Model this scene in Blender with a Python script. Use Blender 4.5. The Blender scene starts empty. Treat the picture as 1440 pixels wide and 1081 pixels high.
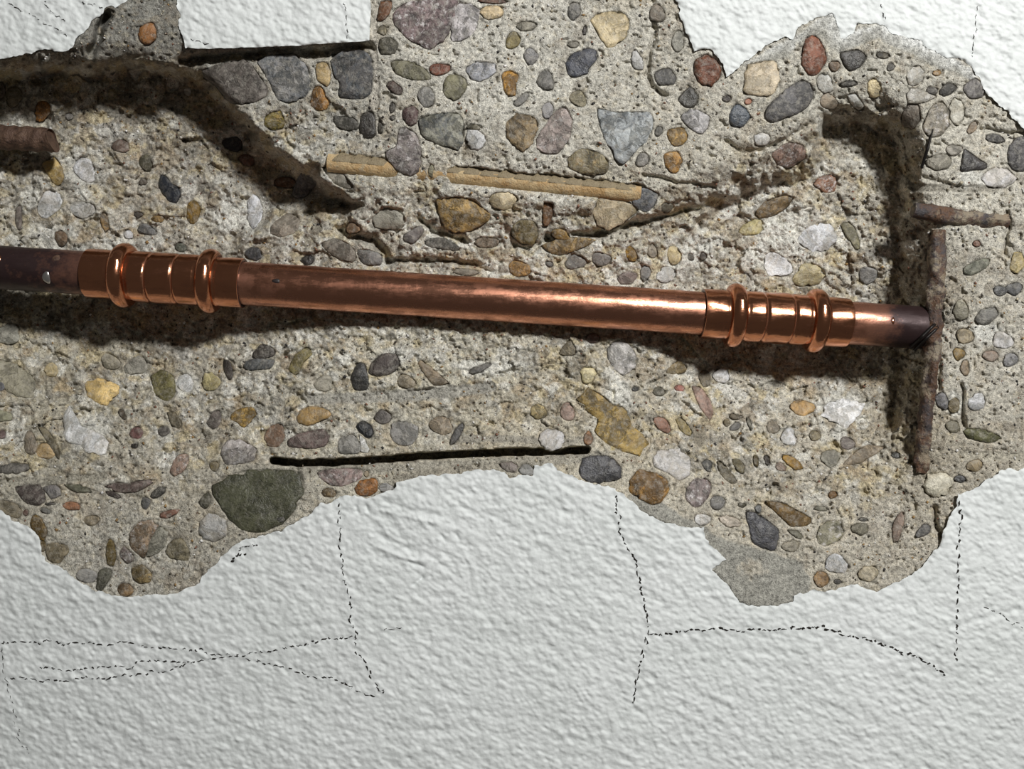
import bpy, math, random
import numpy as np
from mathutils import Vector

# ------------------------------------------------------------------ camera, world, light, exposure
S = 0.00023          # metres per photograph pixel on the plaster plane
DC = 1300.0          # camera distance from the plaster plane, in the same pixel unit
scn = bpy.context.scene
COL = scn.collection
scn.view_settings.view_transform = 'Standard'
scn.view_settings.look = 'None'
scn.view_settings.gamma = 1.0
scn.view_settings.use_curve_mapping = False
scn.view_settings.exposure = 0.0

cam = bpy.data.cameras.new('camera')
camo = bpy.data.objects.new('camera', cam)
COL.objects.link(camo)
camo.location = (0, -DC * S, 0)
camo.rotation_euler = (math.pi / 2, 0, 0)
cam.sensor_fit = 'HORIZONTAL'
cam.angle = 2 * math.atan(720 / DC)
cam.clip_start = 0.005
cam.clip_end = 50
scn.camera = camo

world = bpy.data.worlds.new('dim_room')
scn.world = world
world.use_nodes = True
bg = world.node_tree.nodes['Background']
bg.inputs['Color'].default_value = (1.0, 0.94, 0.86, 1)
bg.inputs['Strength'].default_value = 0.055

ld = bpy.data.lights.new('work_lamp', 'AREA')
ld.shape = 'DISK'
ld.size = 0.085
ld.energy = 6.0
ld.color = (1.0, 0.992, 0.972)
lo = bpy.data.objects.new('work_lamp', ld)
COL.objects.link(lo)
lo.location = (0.30, -0.60, 0.37)
lo.rotation_euler = (Vector((0.0, 0.0, 0.0)) - Vector(lo.location)).to_track_quat('-Z', 'Y').to_euler()

rng = np.random.default_rng(7)
random.seed(7)


# ------------------------------------------------------------------ small helpers
def world_pt(u, v, d):
    k = 1 + np.asarray(d) / DC
    return (np.asarray(u) - 720) * k * S, np.asarray(d) * S + 0 * k, (540.5 - np.asarray(v)) * k * S


def lin(c, gain=1.0):
    a = np.asarray(c, float) / 255.0
    a = np.where(a <= 0.04045, a / 12.92, ((a + 0.055) / 1.055) ** 2.4)
    return np.clip(a * gain, 0, 0.95)


def sstep(a, b, x):
    t = np.clip((x - a) / (b - a), 0, 1)
    return t * t * (3 - 2 * t)


_tabs = {}


def vnoise(x, y, seed):
    """smooth lattice noise in -1..1"""
    if seed not in _tabs:
        _tabs[seed] = np.random.default_rng(1000 + seed).random((256, 256)) * 2 - 1
    t = _tabs[seed]
    xi = np.floor(x).astype(np.int64)
    yi = np.floor(y).astype(np.int64)
    fx = x - xi
    fy = y - yi
    fx = fx * fx * fx * (fx * (fx * 6 - 15) + 10)
    fy = fy * fy * fy * (fy * (fy * 6 - 15) + 10)
    x0 = xi & 255
    y0 = yi & 255
    x1 = (xi + 1) & 255
    y1 = (yi + 1) & 255
    return (t[y0, x0] * (1 - fx) + t[y0, x1] * fx) * (1 - fy) + (t[y1, x0] * (1 - fx) + t[y1, x1] * fx) * fy


def fbm(x, y, seed, octv=4, gain=0.5):
    a = 1.0
    s = 0
    for o in range(octv):
        s = s + a * vnoise(x * 2 ** o + 17.3 * o, y * 2 ** o + 9.1 * o, seed + o)
        a *= gain
    return s


def facets(x, y, seed, slope=0.5):
    """broken-stone facets: nearest jittered cell gives a tilted plane"""
    r = np.random.default_rng(500 + seed)
    jx, jy, hh, sx, sy = (r.random((128, 128)) for _ in range(5))
    xi = np.floor(x).astype(np.int64)
    yi = np.floor(y).astype(np.int64)
    best = np.full(np.broadcast(x, y).shape, 9e9)
    out = np.zeros_like(best)
    for a in (-1, 0, 1):
        for b in (-1, 0, 1):
            cx = (xi + a) & 127
            cy = (yi + b) & 127
            dx = x - (xi + a + jx[cy, cx])
            dy = y - (yi + b + jy[cy, cx])
            dd = dx * dx + dy * dy
            val = (hh[cy, cx] - 0.5) + slope * 2 * ((sx[cy, cx] - 0.5) * dx + (sy[cy, cx] - 0.5) * dy)
            m = dd < best
            best = np.where(m, dd, best)
            out = np.where(m, val, out)
    return out


def cells(x, y, seed):
    """broken aggregate cells: two random numbers per cell and the distance to the cell border"""
    r = np.random.default_rng(700 + seed)
    jx, jy, ra, rb = (r.random((128, 128)) for _ in range(4))
    xi = np.floor(x).astype(np.int64)
    yi = np.floor(y).astype(np.int64)
    f1 = np.full(x.shape, 9e9)
    f2 = np.full(x.shape, 9e9)
    va = np.zeros(x.shape)
    vb = np.zeros(x.shape)
    for a in (-1, 0, 1):
        for b in (-1, 0, 1):
            cx = (xi + a) & 127
            cy = (yi + b) & 127
            dd = np.hypot(x - (xi + a + jx[cy, cx]), y - (yi + b + jy[cy, cx]))
            m = dd < f1
            f2 = np.where(m, f1, np.minimum(f2, dd))
            va = np.where(m, ra[cy, cx], va)
            vb = np.where(m, rb[cy, cx], vb)
            f1 = np.where(m, dd, f1)
    return va, vb, f2 - f1


def poly_sdf(px, py, poly):
    """signed distance, positive inside"""
    P = np.asarray(poly, float)
    d2 = np.full(px.shape, 1e18)
    ins = np.zeros(px.shape, bool)
    n = len(P)
    for i in range(n):
        ax, ay = P[i]
        bx, by = P[(i + 1) % n]
        ex, ey = bx - ax, by - ay
        L = ex * ex + ey * ey + 1e-12
        t = np.clip(((px - ax) * ex + (py - ay) * ey) / L, 0, 1)
        dx = px - ax - t * ex
        dy = py - ay - t * ey
        d2 = np.minimum(d2, dx * dx + dy * dy)
        c = (ay > py) != (by > py)
        if ey != 0:
            ins ^= c & (px < ex * (py - ay) / ey + ax)
    d = np.sqrt(d2)
    return np.where(ins, d, -d)


def line_dist(px, py, pl):
    d2 = np.full(px.shape, 1e18)
    for (ax, ay), (bx, by) in zip(pl[:-1], pl[1:]):
        ex, ey = bx - ax, by - ay
        L = ex * ex + ey * ey + 1e-12
        t = np.clip(((px - ax) * ex + (py - ay) * ey) / L, 0, 1)
        d2 = np.minimum(d2, (px - ax - t * ex) ** 2 + (py - ay - t * ey) ** 2)
    return np.sqrt(d2)


def mesh_np(name, verts, quads=None, tris=None, smooth=True):
    me = bpy.data.meshes.new(name)
    nq = 0 if quads is None else len(quads)
    nt = 0 if tris is None else len(tris)
    me.vertices.add(len(verts))
    me.vertices.foreach_set('co', np.ascontiguousarray(verts, np.float32).ravel())
    me.loops.add(nq * 4 + nt * 3)
    idx = []
    if nq:
        idx.append(np.asarray(quads, np.int32).ravel())
    if nt:
        idx.append(np.asarray(tris, np.int32).ravel())
    me.loops.foreach_set('vertex_index', np.concatenate(idx))
    me.polygons.add(nq + nt)
    st = np.concatenate([np.arange(nq) * 4, nq * 4 + np.arange(nt) * 3]).astype(np.int32)
    me.polygons.foreach_set('loop_start', st)
    me.polygons.foreach_set('use_smooth', np.full(nq + nt, smooth))
    me.update(calc_edges=True)
    me.validate()
    return me


def color_attr(me, rgb, name='tint'):
    a = me.color_attributes.new(name, 'FLOAT_COLOR', 'POINT')
    c = np.ones((len(rgb), 4), np.float32)
    c[:, :3] = rgb
    a.data.foreach_set('color', c.ravel())


def link(name, me, mat, parent=None, loc=None):
    o = bpy.data.objects.new(name, me)
    if mat is not None:
        me.materials.append(mat)
    COL.objects.link(o)
    if parent is not None:
        o.parent = parent
    if loc is not None:
        o.location = loc
    return o


def tag(o, label=None, cat=None, group=None, kind=None):
    for k, val in (('label', label), ('category', cat), ('group', group), ('kind', kind)):
        if val:
            o[k] = val
    return o


# ------------------------------------------------------------------ materials
class NT:
    def __init__(self, name):
        self.m = bpy.data.materials.new(name)
        self.m.use_nodes = True
        self.t = self.m.node_tree
        self.b = self.t.nodes['Principled BSDF']
        self.tc = self.t.nodes.new('ShaderNodeTexCoord')

    def n(self, typ, **kw):
        nd = self.t.nodes.new(typ)
        for k, val in kw.items():
            if k.startswith('_'):
                setattr(nd, k[1:], val)
            else:
                nd.inputs[k].default_value = val
        return nd

    def l(self, a, b):
        self.t.links.new(a, b)

    def noise(self, scale, detail=4, rough=0.6, vec=None, distortion=0.0):
        nd = self.n('ShaderNodeTexNoise', Scale=scale, Detail=detail, Roughness=rough, Distortion=distortion)
        self.l(vec or self.tc.outputs['Object'], nd.inputs['Vector'])
        return nd.outputs['Fac']

    def ramp(self, fac, stops):
        nd = self.n('ShaderNodeValToRGB')
        e = nd.color_ramp.elements
        while len(e) < len(stops):
            e.new(0.5)
        for el, (p, c) in zip(e, stops):
            el.position = p
            el.color = (c, c, c, 1) if isinstance(c, (int, float)) else (*c, 1)
        self.l(fac, nd.inputs['Fac'])
        return nd.outputs['Color']

    def mix(self, fac, a, b, blend='MIX'):
        nd = self.n('ShaderNodeMix', _data_type='RGBA', _blend_type=blend)
        for sock, val in ((nd.inputs[0], fac), (nd.inputs[6], a), (nd.inputs[7], b)):
            if isinstance(val, (int, float)):
                sock.default_value = val
            elif isinstance(val, (tuple, list, np.ndarray)):
                sock.default_value = (*[float(q) for q in val], 1)
            else:
                self.l(val, sock)
        return nd.outputs[2]

    def math(self, op, a, b):
        nd = self.n('ShaderNodeMath', _operation=op)
        for sock, val in ((nd.inputs[0], a), (nd.inputs[1], b)):
            if isinstance(val, (int, float)):
                sock.default_value = val
            else:
                self.l(val, sock)
        return nd.outputs[0]

    def bump(self, h, strength, dist):
        nd = self.n('ShaderNodeBump', Strength=strength, Distance=dist)
        self.l(h, nd.inputs['Height'])
        self.l(nd.outputs[0], self.b.inputs['Normal'])

    def base(self, c):
        if isinstance(c, (tuple, list, np.ndarray)):
            self.b.inputs['Base Color'].default_value = (*[float(q) for q in c], 1)
        else:
            self.l(c, self.b.inputs['Base Color'])

    def set(self, **kw):
        for k, val in kw.items():
            s = self.b.inputs[k.replace('_', ' ')]
            if isinstance(val, (int, float)):
                s.default_value = val
            else:
                self.l(val, s)


# broken concrete: tint comes from the aggregate/mortar attribute, sand grain on top
m = NT('broken_concrete')
at = m.n('ShaderNodeAttribute', _attribute_name='tint')
n1 = m.noise(900, 3, 0.7)
n2 = m.noise(2600, 2, 0.7)
n3 = m.noise(160, 5, 0.65)
c = m.mix(1.0, at.outputs['Color'], m.ramp(n1, [(0.30, 0.48), (0.5, 1.0), (0.70, 1.42)]), 'MULTIPLY')
c = m.mix(1.0, c, m.ramp(n2, [(0.32, 0.50), (0.47, 1.0), (0.68, 1.25)]), 'MULTIPLY')
c = m.mix(1.0, c, m.ramp(n3, [(0.3, (0.80, 0.795, 0.78)), (0.5, 1.0), (0.7, (1.14, 1.14, 1.13))]), 'MULTIPLY')
m.base(c)
m.set(Roughness=0.92)
m.b.inputs['Specular IOR Level'].default_value = 0.2
m.bump(m.math('ADD', n1, n2), 0.7, 0.0007)
M_CONC = m.m

m = NT('white_plaster')
n1 = m.noise(420, 4, 0.6)
n3 = m.noise(30, 4, 0.6)
c = m.mix(1.0, (0.775, 0.80, 0.795), m.ramp(n3, [(0.3, (0.93, 0.94, 0.93)), (0.7, (1.0, 1.0, 1.0))]), 'MULTIPLY')
c = m.mix(1.0, c, m.ramp(n1, [(0.3, 0.92), (0.6, 1.02)]), 'MULTIPLY')
m.base(c)
m.set(Roughness=0.7)
m.b.inputs['Specular IOR Level'].default_value = 0.25
m.bump(n1, 0.5, 0.0006)
M_PLAST = m.m

m = NT('plaster_body')
m.base(m.mix(m.noise(700, 3), lin((150, 145, 135)), lin((205, 203, 195))))
m.set(Roughness=0.95)
M_PBODY = m.m

m = NT('crack_shade')
m.base((0.018, 0.015, 0.012))  # near-black colour stands in for the shade inside the cracks
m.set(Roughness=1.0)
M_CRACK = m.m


def pebble_mat(name, kind):
    m = NT(name)
    oi = m.n('ShaderNodeObjectInfo')
    add = m.n('ShaderNodeVectorMath', _operation='ADD')
    cmb = m.n('ShaderNodeCombineXYZ')
    sc = m.math('MULTIPLY', oi.outputs['Random'], 37.0)
    for s in cmb.inputs:
        m.l(sc, s)
    m.l(m.tc.outputs['Object'], add.inputs[0])
    m.l(cmb.outputs[0], add.inputs[1])
    vec = add.outputs[0]
    base = oi.outputs['Color']
    fine = m.noise(1500, 3, 0.7, vec)
    mid = m.noise(230, 4, 0.65, vec, 0.6)
    big = m.noise(75, 3, 0.6, vec, 0.5)
    k = {'plain': (0.66, 1.28), 'spec': (0.42, 1.75), 'vein': (0.66, 1.35), 'quartz': (0.70, 1.25), 'rust': (0.40, 1.6), 'dark': (0.7, 1.4)}[kind]
    c = m.mix(1.0, base, m.ramp(mid, [(0.32, k[0]), (0.5, 1.0), (0.68, k[1])]), 'MULTIPLY')
    c = m.mix(1.0, c, m.ramp(big, [(0.3, (0.86, 0.84, 0.82)), (0.7, (1.12, 1.12, 1.12))]), 'MULTIPLY')
    c = m.mix(1.0, c, m.ramp(fine, [(0.3, 0.78), (0.5, 1.0), (0.72, 1.2)]), 'MULTIPLY')
    if kind in ('vein', 'quartz'):
        w = m.n('ShaderNodeTexNoise', Scale=90, Detail=5, Roughness=0.6, Distortion=0.7)
        m.l(vec, w.inputs['Vector'])
        vein = m.ramp(w.outputs['Fac'], [(0.44, 0.0), (0.5, 1.0), (0.56, 0.0)])
        c = m.mix(m.math('MULTIPLY', vein, 0.8 if kind == 'vein' else 0.3), c,
                  (0.08, 0.09, 0.10) if kind == 'vein' else (0.38, 0.30, 0.18))
    if kind == 'spec':
        sp = m.ramp(m.noise(420, 5, 0.8, vec), [(0.52, 0.0), (0.62, 1.0)])
        c = m.mix(m.math('MULTIPLY', sp, 0.7), c, (0.66, 0.63, 0.62))
    if kind == 'rust':
        sp = m.ramp(m.noise(260, 4, 0.7, vec), [(0.55, 0.0), (0.68, 1.0)])
        c = m.mix(m.math('MULTIPLY', sp, 0.5), c, (0.46, 0.30, 0.12))
    # broken faces: patches of a second tone with crisp borders, and hair veins
    pt = m.ramp(m.noise(150, 5, 0.7, vec, 0.8), [(0.47, 0.0), (0.51, 1.0)])
    lo_, hi_ = {'plain': (0.66, 1.12), 'spec': (0.62, 1.25), 'vein': (0.60, 1.25), 'quartz': (0.74, 1.10), 'rust': (0.55, 1.2), 'dark': (0.80, 1.2)}[kind]
    c = m.mix(1.0, c, m.mix(pt, (lo_, lo_, lo_ * 0.97), (hi_, hi_, hi_)), 'MULTIPLY')
    hv = m.ramp(m.noise(260, 6, 0.7, vec, 1.2), [(0.47, 1.0), (0.50, 0.55), (0.53, 1.0)])
    c = m.mix(0.8, c, hv, 'MULTIPLY')
    # mortar dust left on the stone
    du = m.ramp(m.noise(560, 5, 0.8, vec), [(0.48, 0.0), (0.68, 1.0)])
    c = m.mix(m.math('MULTIPLY', du, 0.5 if kind != 'dark' else 0.22), c, (0.46, 0.43, 0.37))
    m.base(c)
    m.set(Roughness={'quartz': 0.42, 'dark': 0.36}.get(kind, 0.58))
    m.bump(m.math('ADD', m.math('ADD', mid, m.math('MULTIPLY', pt, 0.25)), m.math('MULTIPLY', fine, 0.5)), 0.65, 0.0008)
    return m.m


PM = {k: pebble_mat('pebble_' + k, k) for k in ('plain', 'spec', 'vein', 'quartz', 'rust', 'dark')}

m = NT('grit_grain')
at = m.n('ShaderNodeAttribute', _attribute_name='tint')
m.base(m.mix(1.0, at.outputs['Color'], m.ramp(m.noise(1800, 2), [(0.3, 0.7), (0.7, 1.25)]), 'MULTIPLY'))
m.set(Roughness=0.75)
M_GRIT = m.m


def copper_mat(name, rough, col, dirt):
    m = NT(name)
    at = m.n('ShaderNodeAttribute', _attribute_name='tarnish')
    mp = m.n('ShaderNodeMapping')
    mp.inputs['Scale'].default_value = (0.22, 1.0, 1.0)
    m.l(m.tc.outputs['Object'], mp.inputs['Vector'])
    st = m.noise(420, 5, 0.7, mp.outputs[0])
    bl = m.noise(210, 5, 0.7)
    ox = m.ramp(m.math('ADD', m.math('MULTIPLY', st, 0.6), m.math('MULTIPLY', bl, 0.4)), [(0.47, 0.0), (0.60, 1.0)])
    bright = col
    c = m.mix(m.math('MULTIPLY', ox, dirt), bright, (0.30, 0.13, 0.085))
    soot = m.ramp(m.math('ADD', at.outputs['Fac'], m.math('MULTIPLY', m.math('SUBTRACT', bl, 0.5), 0.8)), [(0.12, 0.0), (0.95, 1.0)])
    c = m.mix(soot, c, (0.045, 0.026, 0.026))
    m.base(c)
    m.set(Metallic=m.math('SUBTRACT', 1.0, m.math('MULTIPLY', soot, 0.55)))
    r = m.math('ADD', m.math('ADD', rough, m.math('MULTIPLY', ox, 0.16 * dirt * 2)), m.math('MULTIPLY', soot, 0.14))
    m.set(Roughness=r)
    m.bump(m.math('ADD', st, bl), 0.12 + 0.12 * dirt, 0.0004)
    return m.m


M_PIPE = copper_mat('weathered_copper', 0.23, (0.76, 0.36, 0.235), 0.55)
M_FIT = copper_mat('polished_copper', 0.15, (0.80, 0.355, 0.20), 0.42)

m = NT('solder')
m.base((0.62, 0.60, 0.58))
m.set(Metallic=0.9, Roughness=0.3)
M_SOLD = m.m
m = NT('flux_soot')
m.base((0.02, 0.014, 0.014))
m.set(Roughness=0.5)
M_SOOT = m.m


def rust_mat(name, a, b, cdark, metal, mortar=0.0):
    m = NT(name)
    n = m.noise(170, 6, 0.75)
    n2 = m.noise(520, 4, 0.75)
    c = m.mix(m.ramp(n, [(0.40, 0.0), (0.60, 1.0)]), a, b)
    c = m.mix(m.ramp(n2, [(0.52, 0.0), (0.66, 1.0)]), c, cdark)
    if mortar:
        c = m.mix(m.math('MULTIPLY', m.ramp(m.noise(120, 6, 0.8), [(0.50, 0.0), (0.58, 1.0)]), mortar), c, lin((165, 152, 130)))
    m.base(c)
    m.set(Metallic=metal, Roughness=0.6)
    m.bump(m.math('ADD', n, n2), 0.8, 0.001)
    return m.m


M_RUST = rust_mat('rusted_steel', lin((104, 76, 56)), lin((74, 70, 72)), lin((44, 38, 35)), 0.2, 0.7)
M_STUB = rust_mat('brown_steel', lin((112, 88, 72)), lin((90, 68, 56)), lin((64, 48, 40)), 0.2)
M_RIB = rust_mat('tan_scale', lin((158, 144, 116)), lin((140, 126, 100)), lin((110, 96, 76)), 0.0)
M_OCHRE = rust_mat('ochre_coated_steel', lin((204, 180, 138)), lin((184, 150, 102)), lin((176, 160, 130)), 0.0)
m = NT('black_wire')
m.base((0.02, 0.017, 0.016))
m.set(Metallic=0.6, Roughness=0.45)
M_WIRE = m.m

# ------------------------------------------------------------------ the grid the wall is modelled on
STEP = 1.55


def axis(lo, hi, far_lo, far_hi):
    core = np.arange(lo, hi + STEP, STEP)
    a, s = [], STEP
    x = core[0]
    while x > far_lo:
        s = min(s * 1.2, 90)
        x -= s
        a.append(x)
    b, s = [], STEP
    x = core[-1]
    while x < far_hi:
        s = min(s * 1.2, 90)
        x += s
        b.append(x)
    return np.concatenate([a[::-1], core, b])


U1 = axis(-165, 1555, -1900, 3340)
V1 = axis(-82, 1126, -1900, 2980)
U, V = np.meshgrid(U1, V1)
NV, NU = U.shape

HOLE = [(-135, 190), (-100, 120), (-50, 96), (0, 84), (25, 80), (45, 72), (60, 70), (85, 72), (98, 68), (110, 52), (122, 40), (130, 28),
        (140, 22), (150, 12), (160, 10), (178, 2), (195, -12), (225, -14), (245, -2), (250, 8), (252, 30), (256, 50), (262, 66),
        (278, 69), (340, 67), (400, 65), (460, 61), (520, 57), (521, 20), (521, -45), (600, -72), (800, -68), (930, -50),
        (948, -10), (953, 6), (959, 28), (970, 55), (976, 72), (987, 68), (1000, 70), (1012, 80), (1018, 97), (1020, 109), (1030, 100),
        (1050, 86), (1076, 66), (1104, 52), (1116, 58), (1123, 38), (1148, 24), (1170, 18), (1176, 34), (1184, 54), (1198, 48), (1206, 33), (1240, 36),
        (1262, 50), (1290, 55), (1306, 66), (1326, 79), (1348, 81), (1365, 95), (1377, 108), (1387, 133), (1412, 150),
        (1426, 167), (1440, 182), (1490, 230), (1526, 320), (1538, 450), (1520, 560), (1480, 632), (1440, 659), (1407, 660),
        (1395, 673), (1373, 684), (1348, 695), (1345, 712), (1334, 723), (1329, 740), (1323, 760), (1318, 770), (1298, 795),
        (1282, 808), (1251, 824), (1234, 831), (1220, 828), (1204, 822), (1179, 825), (1162, 833), (1143, 830), (1118, 837),
        (1115, 847), (1092, 851), (1067, 853), (1039, 847), (1034, 837), (1014, 812), (1002, 801), (1020, 785), (995, 762),
        (989, 741), (959, 741), (925, 732), (903, 720), (887, 704), (875, 693), (864, 687), (853, 682), (828, 679),
        (812, 673), (792, 665), (775, 651), (753, 654), (749, 668), (730, 667), (718, 672), (710, 662), (693, 658), (665, 661),
        (638, 666), (590, 670), (557, 679), (554, 691), (532, 694), (515, 700), (499, 697), (477, 698), (471, 704),
        (449, 709), (440, 720), (416, 734), (390, 748), (360, 754), (350, 757), (333, 765), (320, 776), (300, 795),
        (285, 809), (280, 820), (250, 832), (200, 839), (172, 837), (139, 832), (117, 820), (100, 809), (92, 801),
        (64, 790), (60, 776), (53, 754), (36, 737), (17, 732), (0, 719), (-60, 700), (-115, 630), (-145, 480), (-148, 330)]
win = (U > -420) & (U < 1830) & (V > -230) & (V < 930)
SD = np.full(U.shape, -100.0)
wu = U + 2.2 * vnoise(U / 11, V / 11, 1) + 1.1 * vnoise(U / 4.5, V / 4.5, 2)
wv = V + 2.2 * vnoise(U / 11, V / 11, 3) + 1.1 * vnoise(U / 4.5, V / 4.5, 4)
# the sawn slab edge stays straight
saw = ((U > 265) & (U < 545) & (V < 85))
wu = np.where(saw, U + 0.25 * (wu - U), wu)
wv = np.where(saw, V + 0.25 * (wv - V), wv)
SD[win] = poly_sdf(wu[win], wv[win], HOLE)          # + inside the broken-out area

# plaster thickness: the sawn slab top left is thick, the rest a thin skin
TH = 4.5 + 1.2 * vnoise(U / 60, V / 60, 5)
TH = TH + 10 * sstep(250, 300, U) * (1 - sstep(545, 580, U)) * (1 - sstep(75, 110, V))
TH = TH + 6 * (1 - sstep(95, 150, U)) * (1 - sstep(105, 150, V))

# ------------------------------------------------------------------ depth of the broken-out area (control points u, v, depth)
CP = """190,40,1 150,62,7 235,50,5 190,72,9 165,25,4 225,20,4
0,93,20 60,89,18 120,87,18 180,83,16 245,88,22 -60,95,20
0,122,88 60,126,100 120,132,108 200,140,112 260,165,112 310,205,110 360,250,106 430,290,90 480,300,72
290,100,26 318,145,28 345,185,32 395,222,36 450,252,36 512,284,42
0,200,108 80,200,112 150,220,116 250,260,118 330,300,106 400,330,86 0,300,110 100,300,116 200,330,118 300,340,110 380,365,88 460,340,66
0,400,112 100,400,120 200,400,121 300,400,114 380,410,88 450,420,66
0,440,106 100,470,116 200,482,116 280,485,106 350,480,84 420,474,62 0,520,86 100,550,88 200,560,82 300,560,64 380,540,52
0,600,62 100,620,55 200,640,42 300,630,36 370,620,34
0,680,28 100,690,24 200,690,22 280,700,17 100,780,10 180,820,8 250,790,9 350,700,9 430,690,8 60,740,10
520,345,60 600,352,60 700,362,60 800,372,62 900,382,68 560,305,46 650,312,44 750,312,42 830,312,42 600,270,32 700,284,34 800,290,36 880,300,40
520,410,64 600,420,60 700,430,58 800,432,60 900,432,70 960,430,88 1030,440,104
500,474,52 600,470,48 700,476,47 800,482,48 900,494,60 960,500,84 1000,520,98 1100,525,112 1200,535,112 1270,540,80
500,530,44 600,530,40 700,540,40 800,540,40 900,560,48 1000,580,68 1100,590,74 1200,590,76 1255,590,78
450,590,34 550,600,30 650,600,30 750,600,30 850,610,27 950,650,26 1050,660,36 1150,660,44 1240,660,42
420,636,30 600,630,27 750,622,24 420,662,9 600,655,8 750,648,7 830,662,8 820,620,22
900,690,8 1000,720,10 1100,740,16 1200,740,20 1270,720,22 1050,810,6 1150,810,8 1220,800,8 1290,770,9 1310,735,11
900,340,58 960,325,74 1000,320,88 1040,302,96 1100,285,96 1050,350,102 1150,265,98 1200,235,98 1150,330,108 1230,300,108 1100,400,112 1200,400,116 1262,400,84 1262,300,84 1252,235,98 1150,440,116 1255,450,116 1262,520,84 1160,190,92 1245,190,92 1200,200,96
840,284,34 900,280,28 960,262,22 1000,232,18 1030,200,18 1080,196,18 1140,158,17 1200,150,16 1262,150,16 1140,185,26
1060,232,40 1100,232,46 1130,215,40
1284,190,14 1292,240,14 1308,300,14 1312,400,14 1312,500,14 1308,560,15 1298,620,18 1320,250,14 1340,400,15 1340,500,16 1330,600,15 1318,660,14 1400,200,9 1430,300,11 1400,400,14 1430,500,14 1400,600,12 1440,640,8 1275,640,36
600,50,9 700,100,9 800,50,9 850,150,10 600,150,10 700,200,11 600,215,16 800,225,13 900,180,11 930,50,6 950,100,7 1000,120,7 1100,80,6 1200,100,6 1300,110,6 1250,140,9 1350,180,8 540,100,10 880,100,10
300,92,26 400,88,22 500,88,18 330,125,30 400,146,26 500,152,22 400,176,44 480,196,38 520,215,30 545,238,22
-60,380,40 -110,300,50 -110,480,40 -200,400,14 -250,250,12 -200,600,10 1550,400,16 1600,300,10 1650,500,8 1500,620,8 700,-90,8 560,-60,8 880,-60,8"""
CP = np.array([[float(q) for q in w.split(',')] for w in CP.split()])
Pc = CP[:, :2]
A = np.sqrt(((Pc[:, None] - Pc[None]) ** 2).sum(-1))
n = len(Pc)
A = np.block([[A, np.ones((n, 1)), Pc / 1000], [np.ones((1, n)), np.zeros((1, 3))], [(Pc / 1000).T, np.zeros((2, 3))]])
sol = np.linalg.solve(A, np.concatenate([CP[:, 2], np.zeros(3)]))
cu = np.arange(-440, 1860, 5.0)
cv = np.arange(-240, 950, 5.0)
CU, CV = np.meshgrid(cu, cv)
Hc = sol[n] + sol[n + 1] * CU / 1000 + sol[n + 2] * CV / 1000
for i in range(n):
    Hc += sol[i] * np.hypot(CU - Pc[i, 0], CV - Pc[i, 1])


def bilin(G, u, v):
    x = np.clip((u - cu[0]) / 5.0, 0, len(cu) - 1.001)
    y = np.clip((v - cv[0]) / 5.0, 0, len(cv) - 1.001)
    xi = x.astype(int)
    yi = y.astype(int)
    fx = x - xi
    fy = y - yi
    return (G[yi, xi] * (1 - fx) + G[yi, xi + 1] * fx) * (1 - fy) + (G[yi + 1, xi] * (1 - fx) + G[yi + 1, xi + 1] * fx) * fy


# irregular, broken outlines: sample the broad shape through a warped lattice
WU = U + 7 * fbm(U / 46, V / 46, 11, 3) + 2 * vnoise(U / 9, V / 9, 15)
WV = V + 7 * fbm(U / 46, V / 46, 21, 3) + 2 * vnoise(U / 9, V / 9, 25)
H = bilin(Hc, WU, WV)
H = np.maximum(H, 1.0)
# the two chiselled pockets have sharp lips: outline, floor depth, lip width
POCKETS = [
    ([(-60, 240), (-48, 130), (-20, 100), (0, 95), (60, 91), (120, 89), (180, 85), (246, 91), (284, 104), (312, 124), (340, 154), (368, 186), (402, 214), (440, 242),
      (478, 268), (508, 288), (490, 302), (440, 303), (385, 312), (345, 345), (330, 450), (-20, 450), (-52, 400)], 126, 24),
    ([(1000, 292), (1030, 278), (1062, 262), (1100, 246), (1140, 236), (1150, 205), (1150, 168), (1200, 163), (1258, 168), (1266, 205), (1276, 250), (1276, 300),
      (1274, 400), (1276, 500), (1272, 560), (1262, 600), (1240, 612), (1210, 560), (1100, 500), (1000, 450), (965, 400), (965, 345), (980, 310)], 94, 15)]
pu_ = U + 5 * fbm(U / 26, V / 26, 101, 3) + 1.5 * vnoise(U / 6, V / 6, 105)
pv_ = V + 5 * fbm(U / 26, V / 26, 111, 3) + 1.5 * vnoise(U / 6, V / 6, 115)
for pl, dep, lw in POCKETS:
    sd = np.full(U.shape, -50.0)
    sd[win] = poly_sdf(pu_[win], pv_[win], pl)
    H = H + np.maximum(dep + 6 * fbm(U / 60, V / 60, 121, 2) - H, 0) * sstep(-2, lw, sd) ** 0.8

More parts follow.
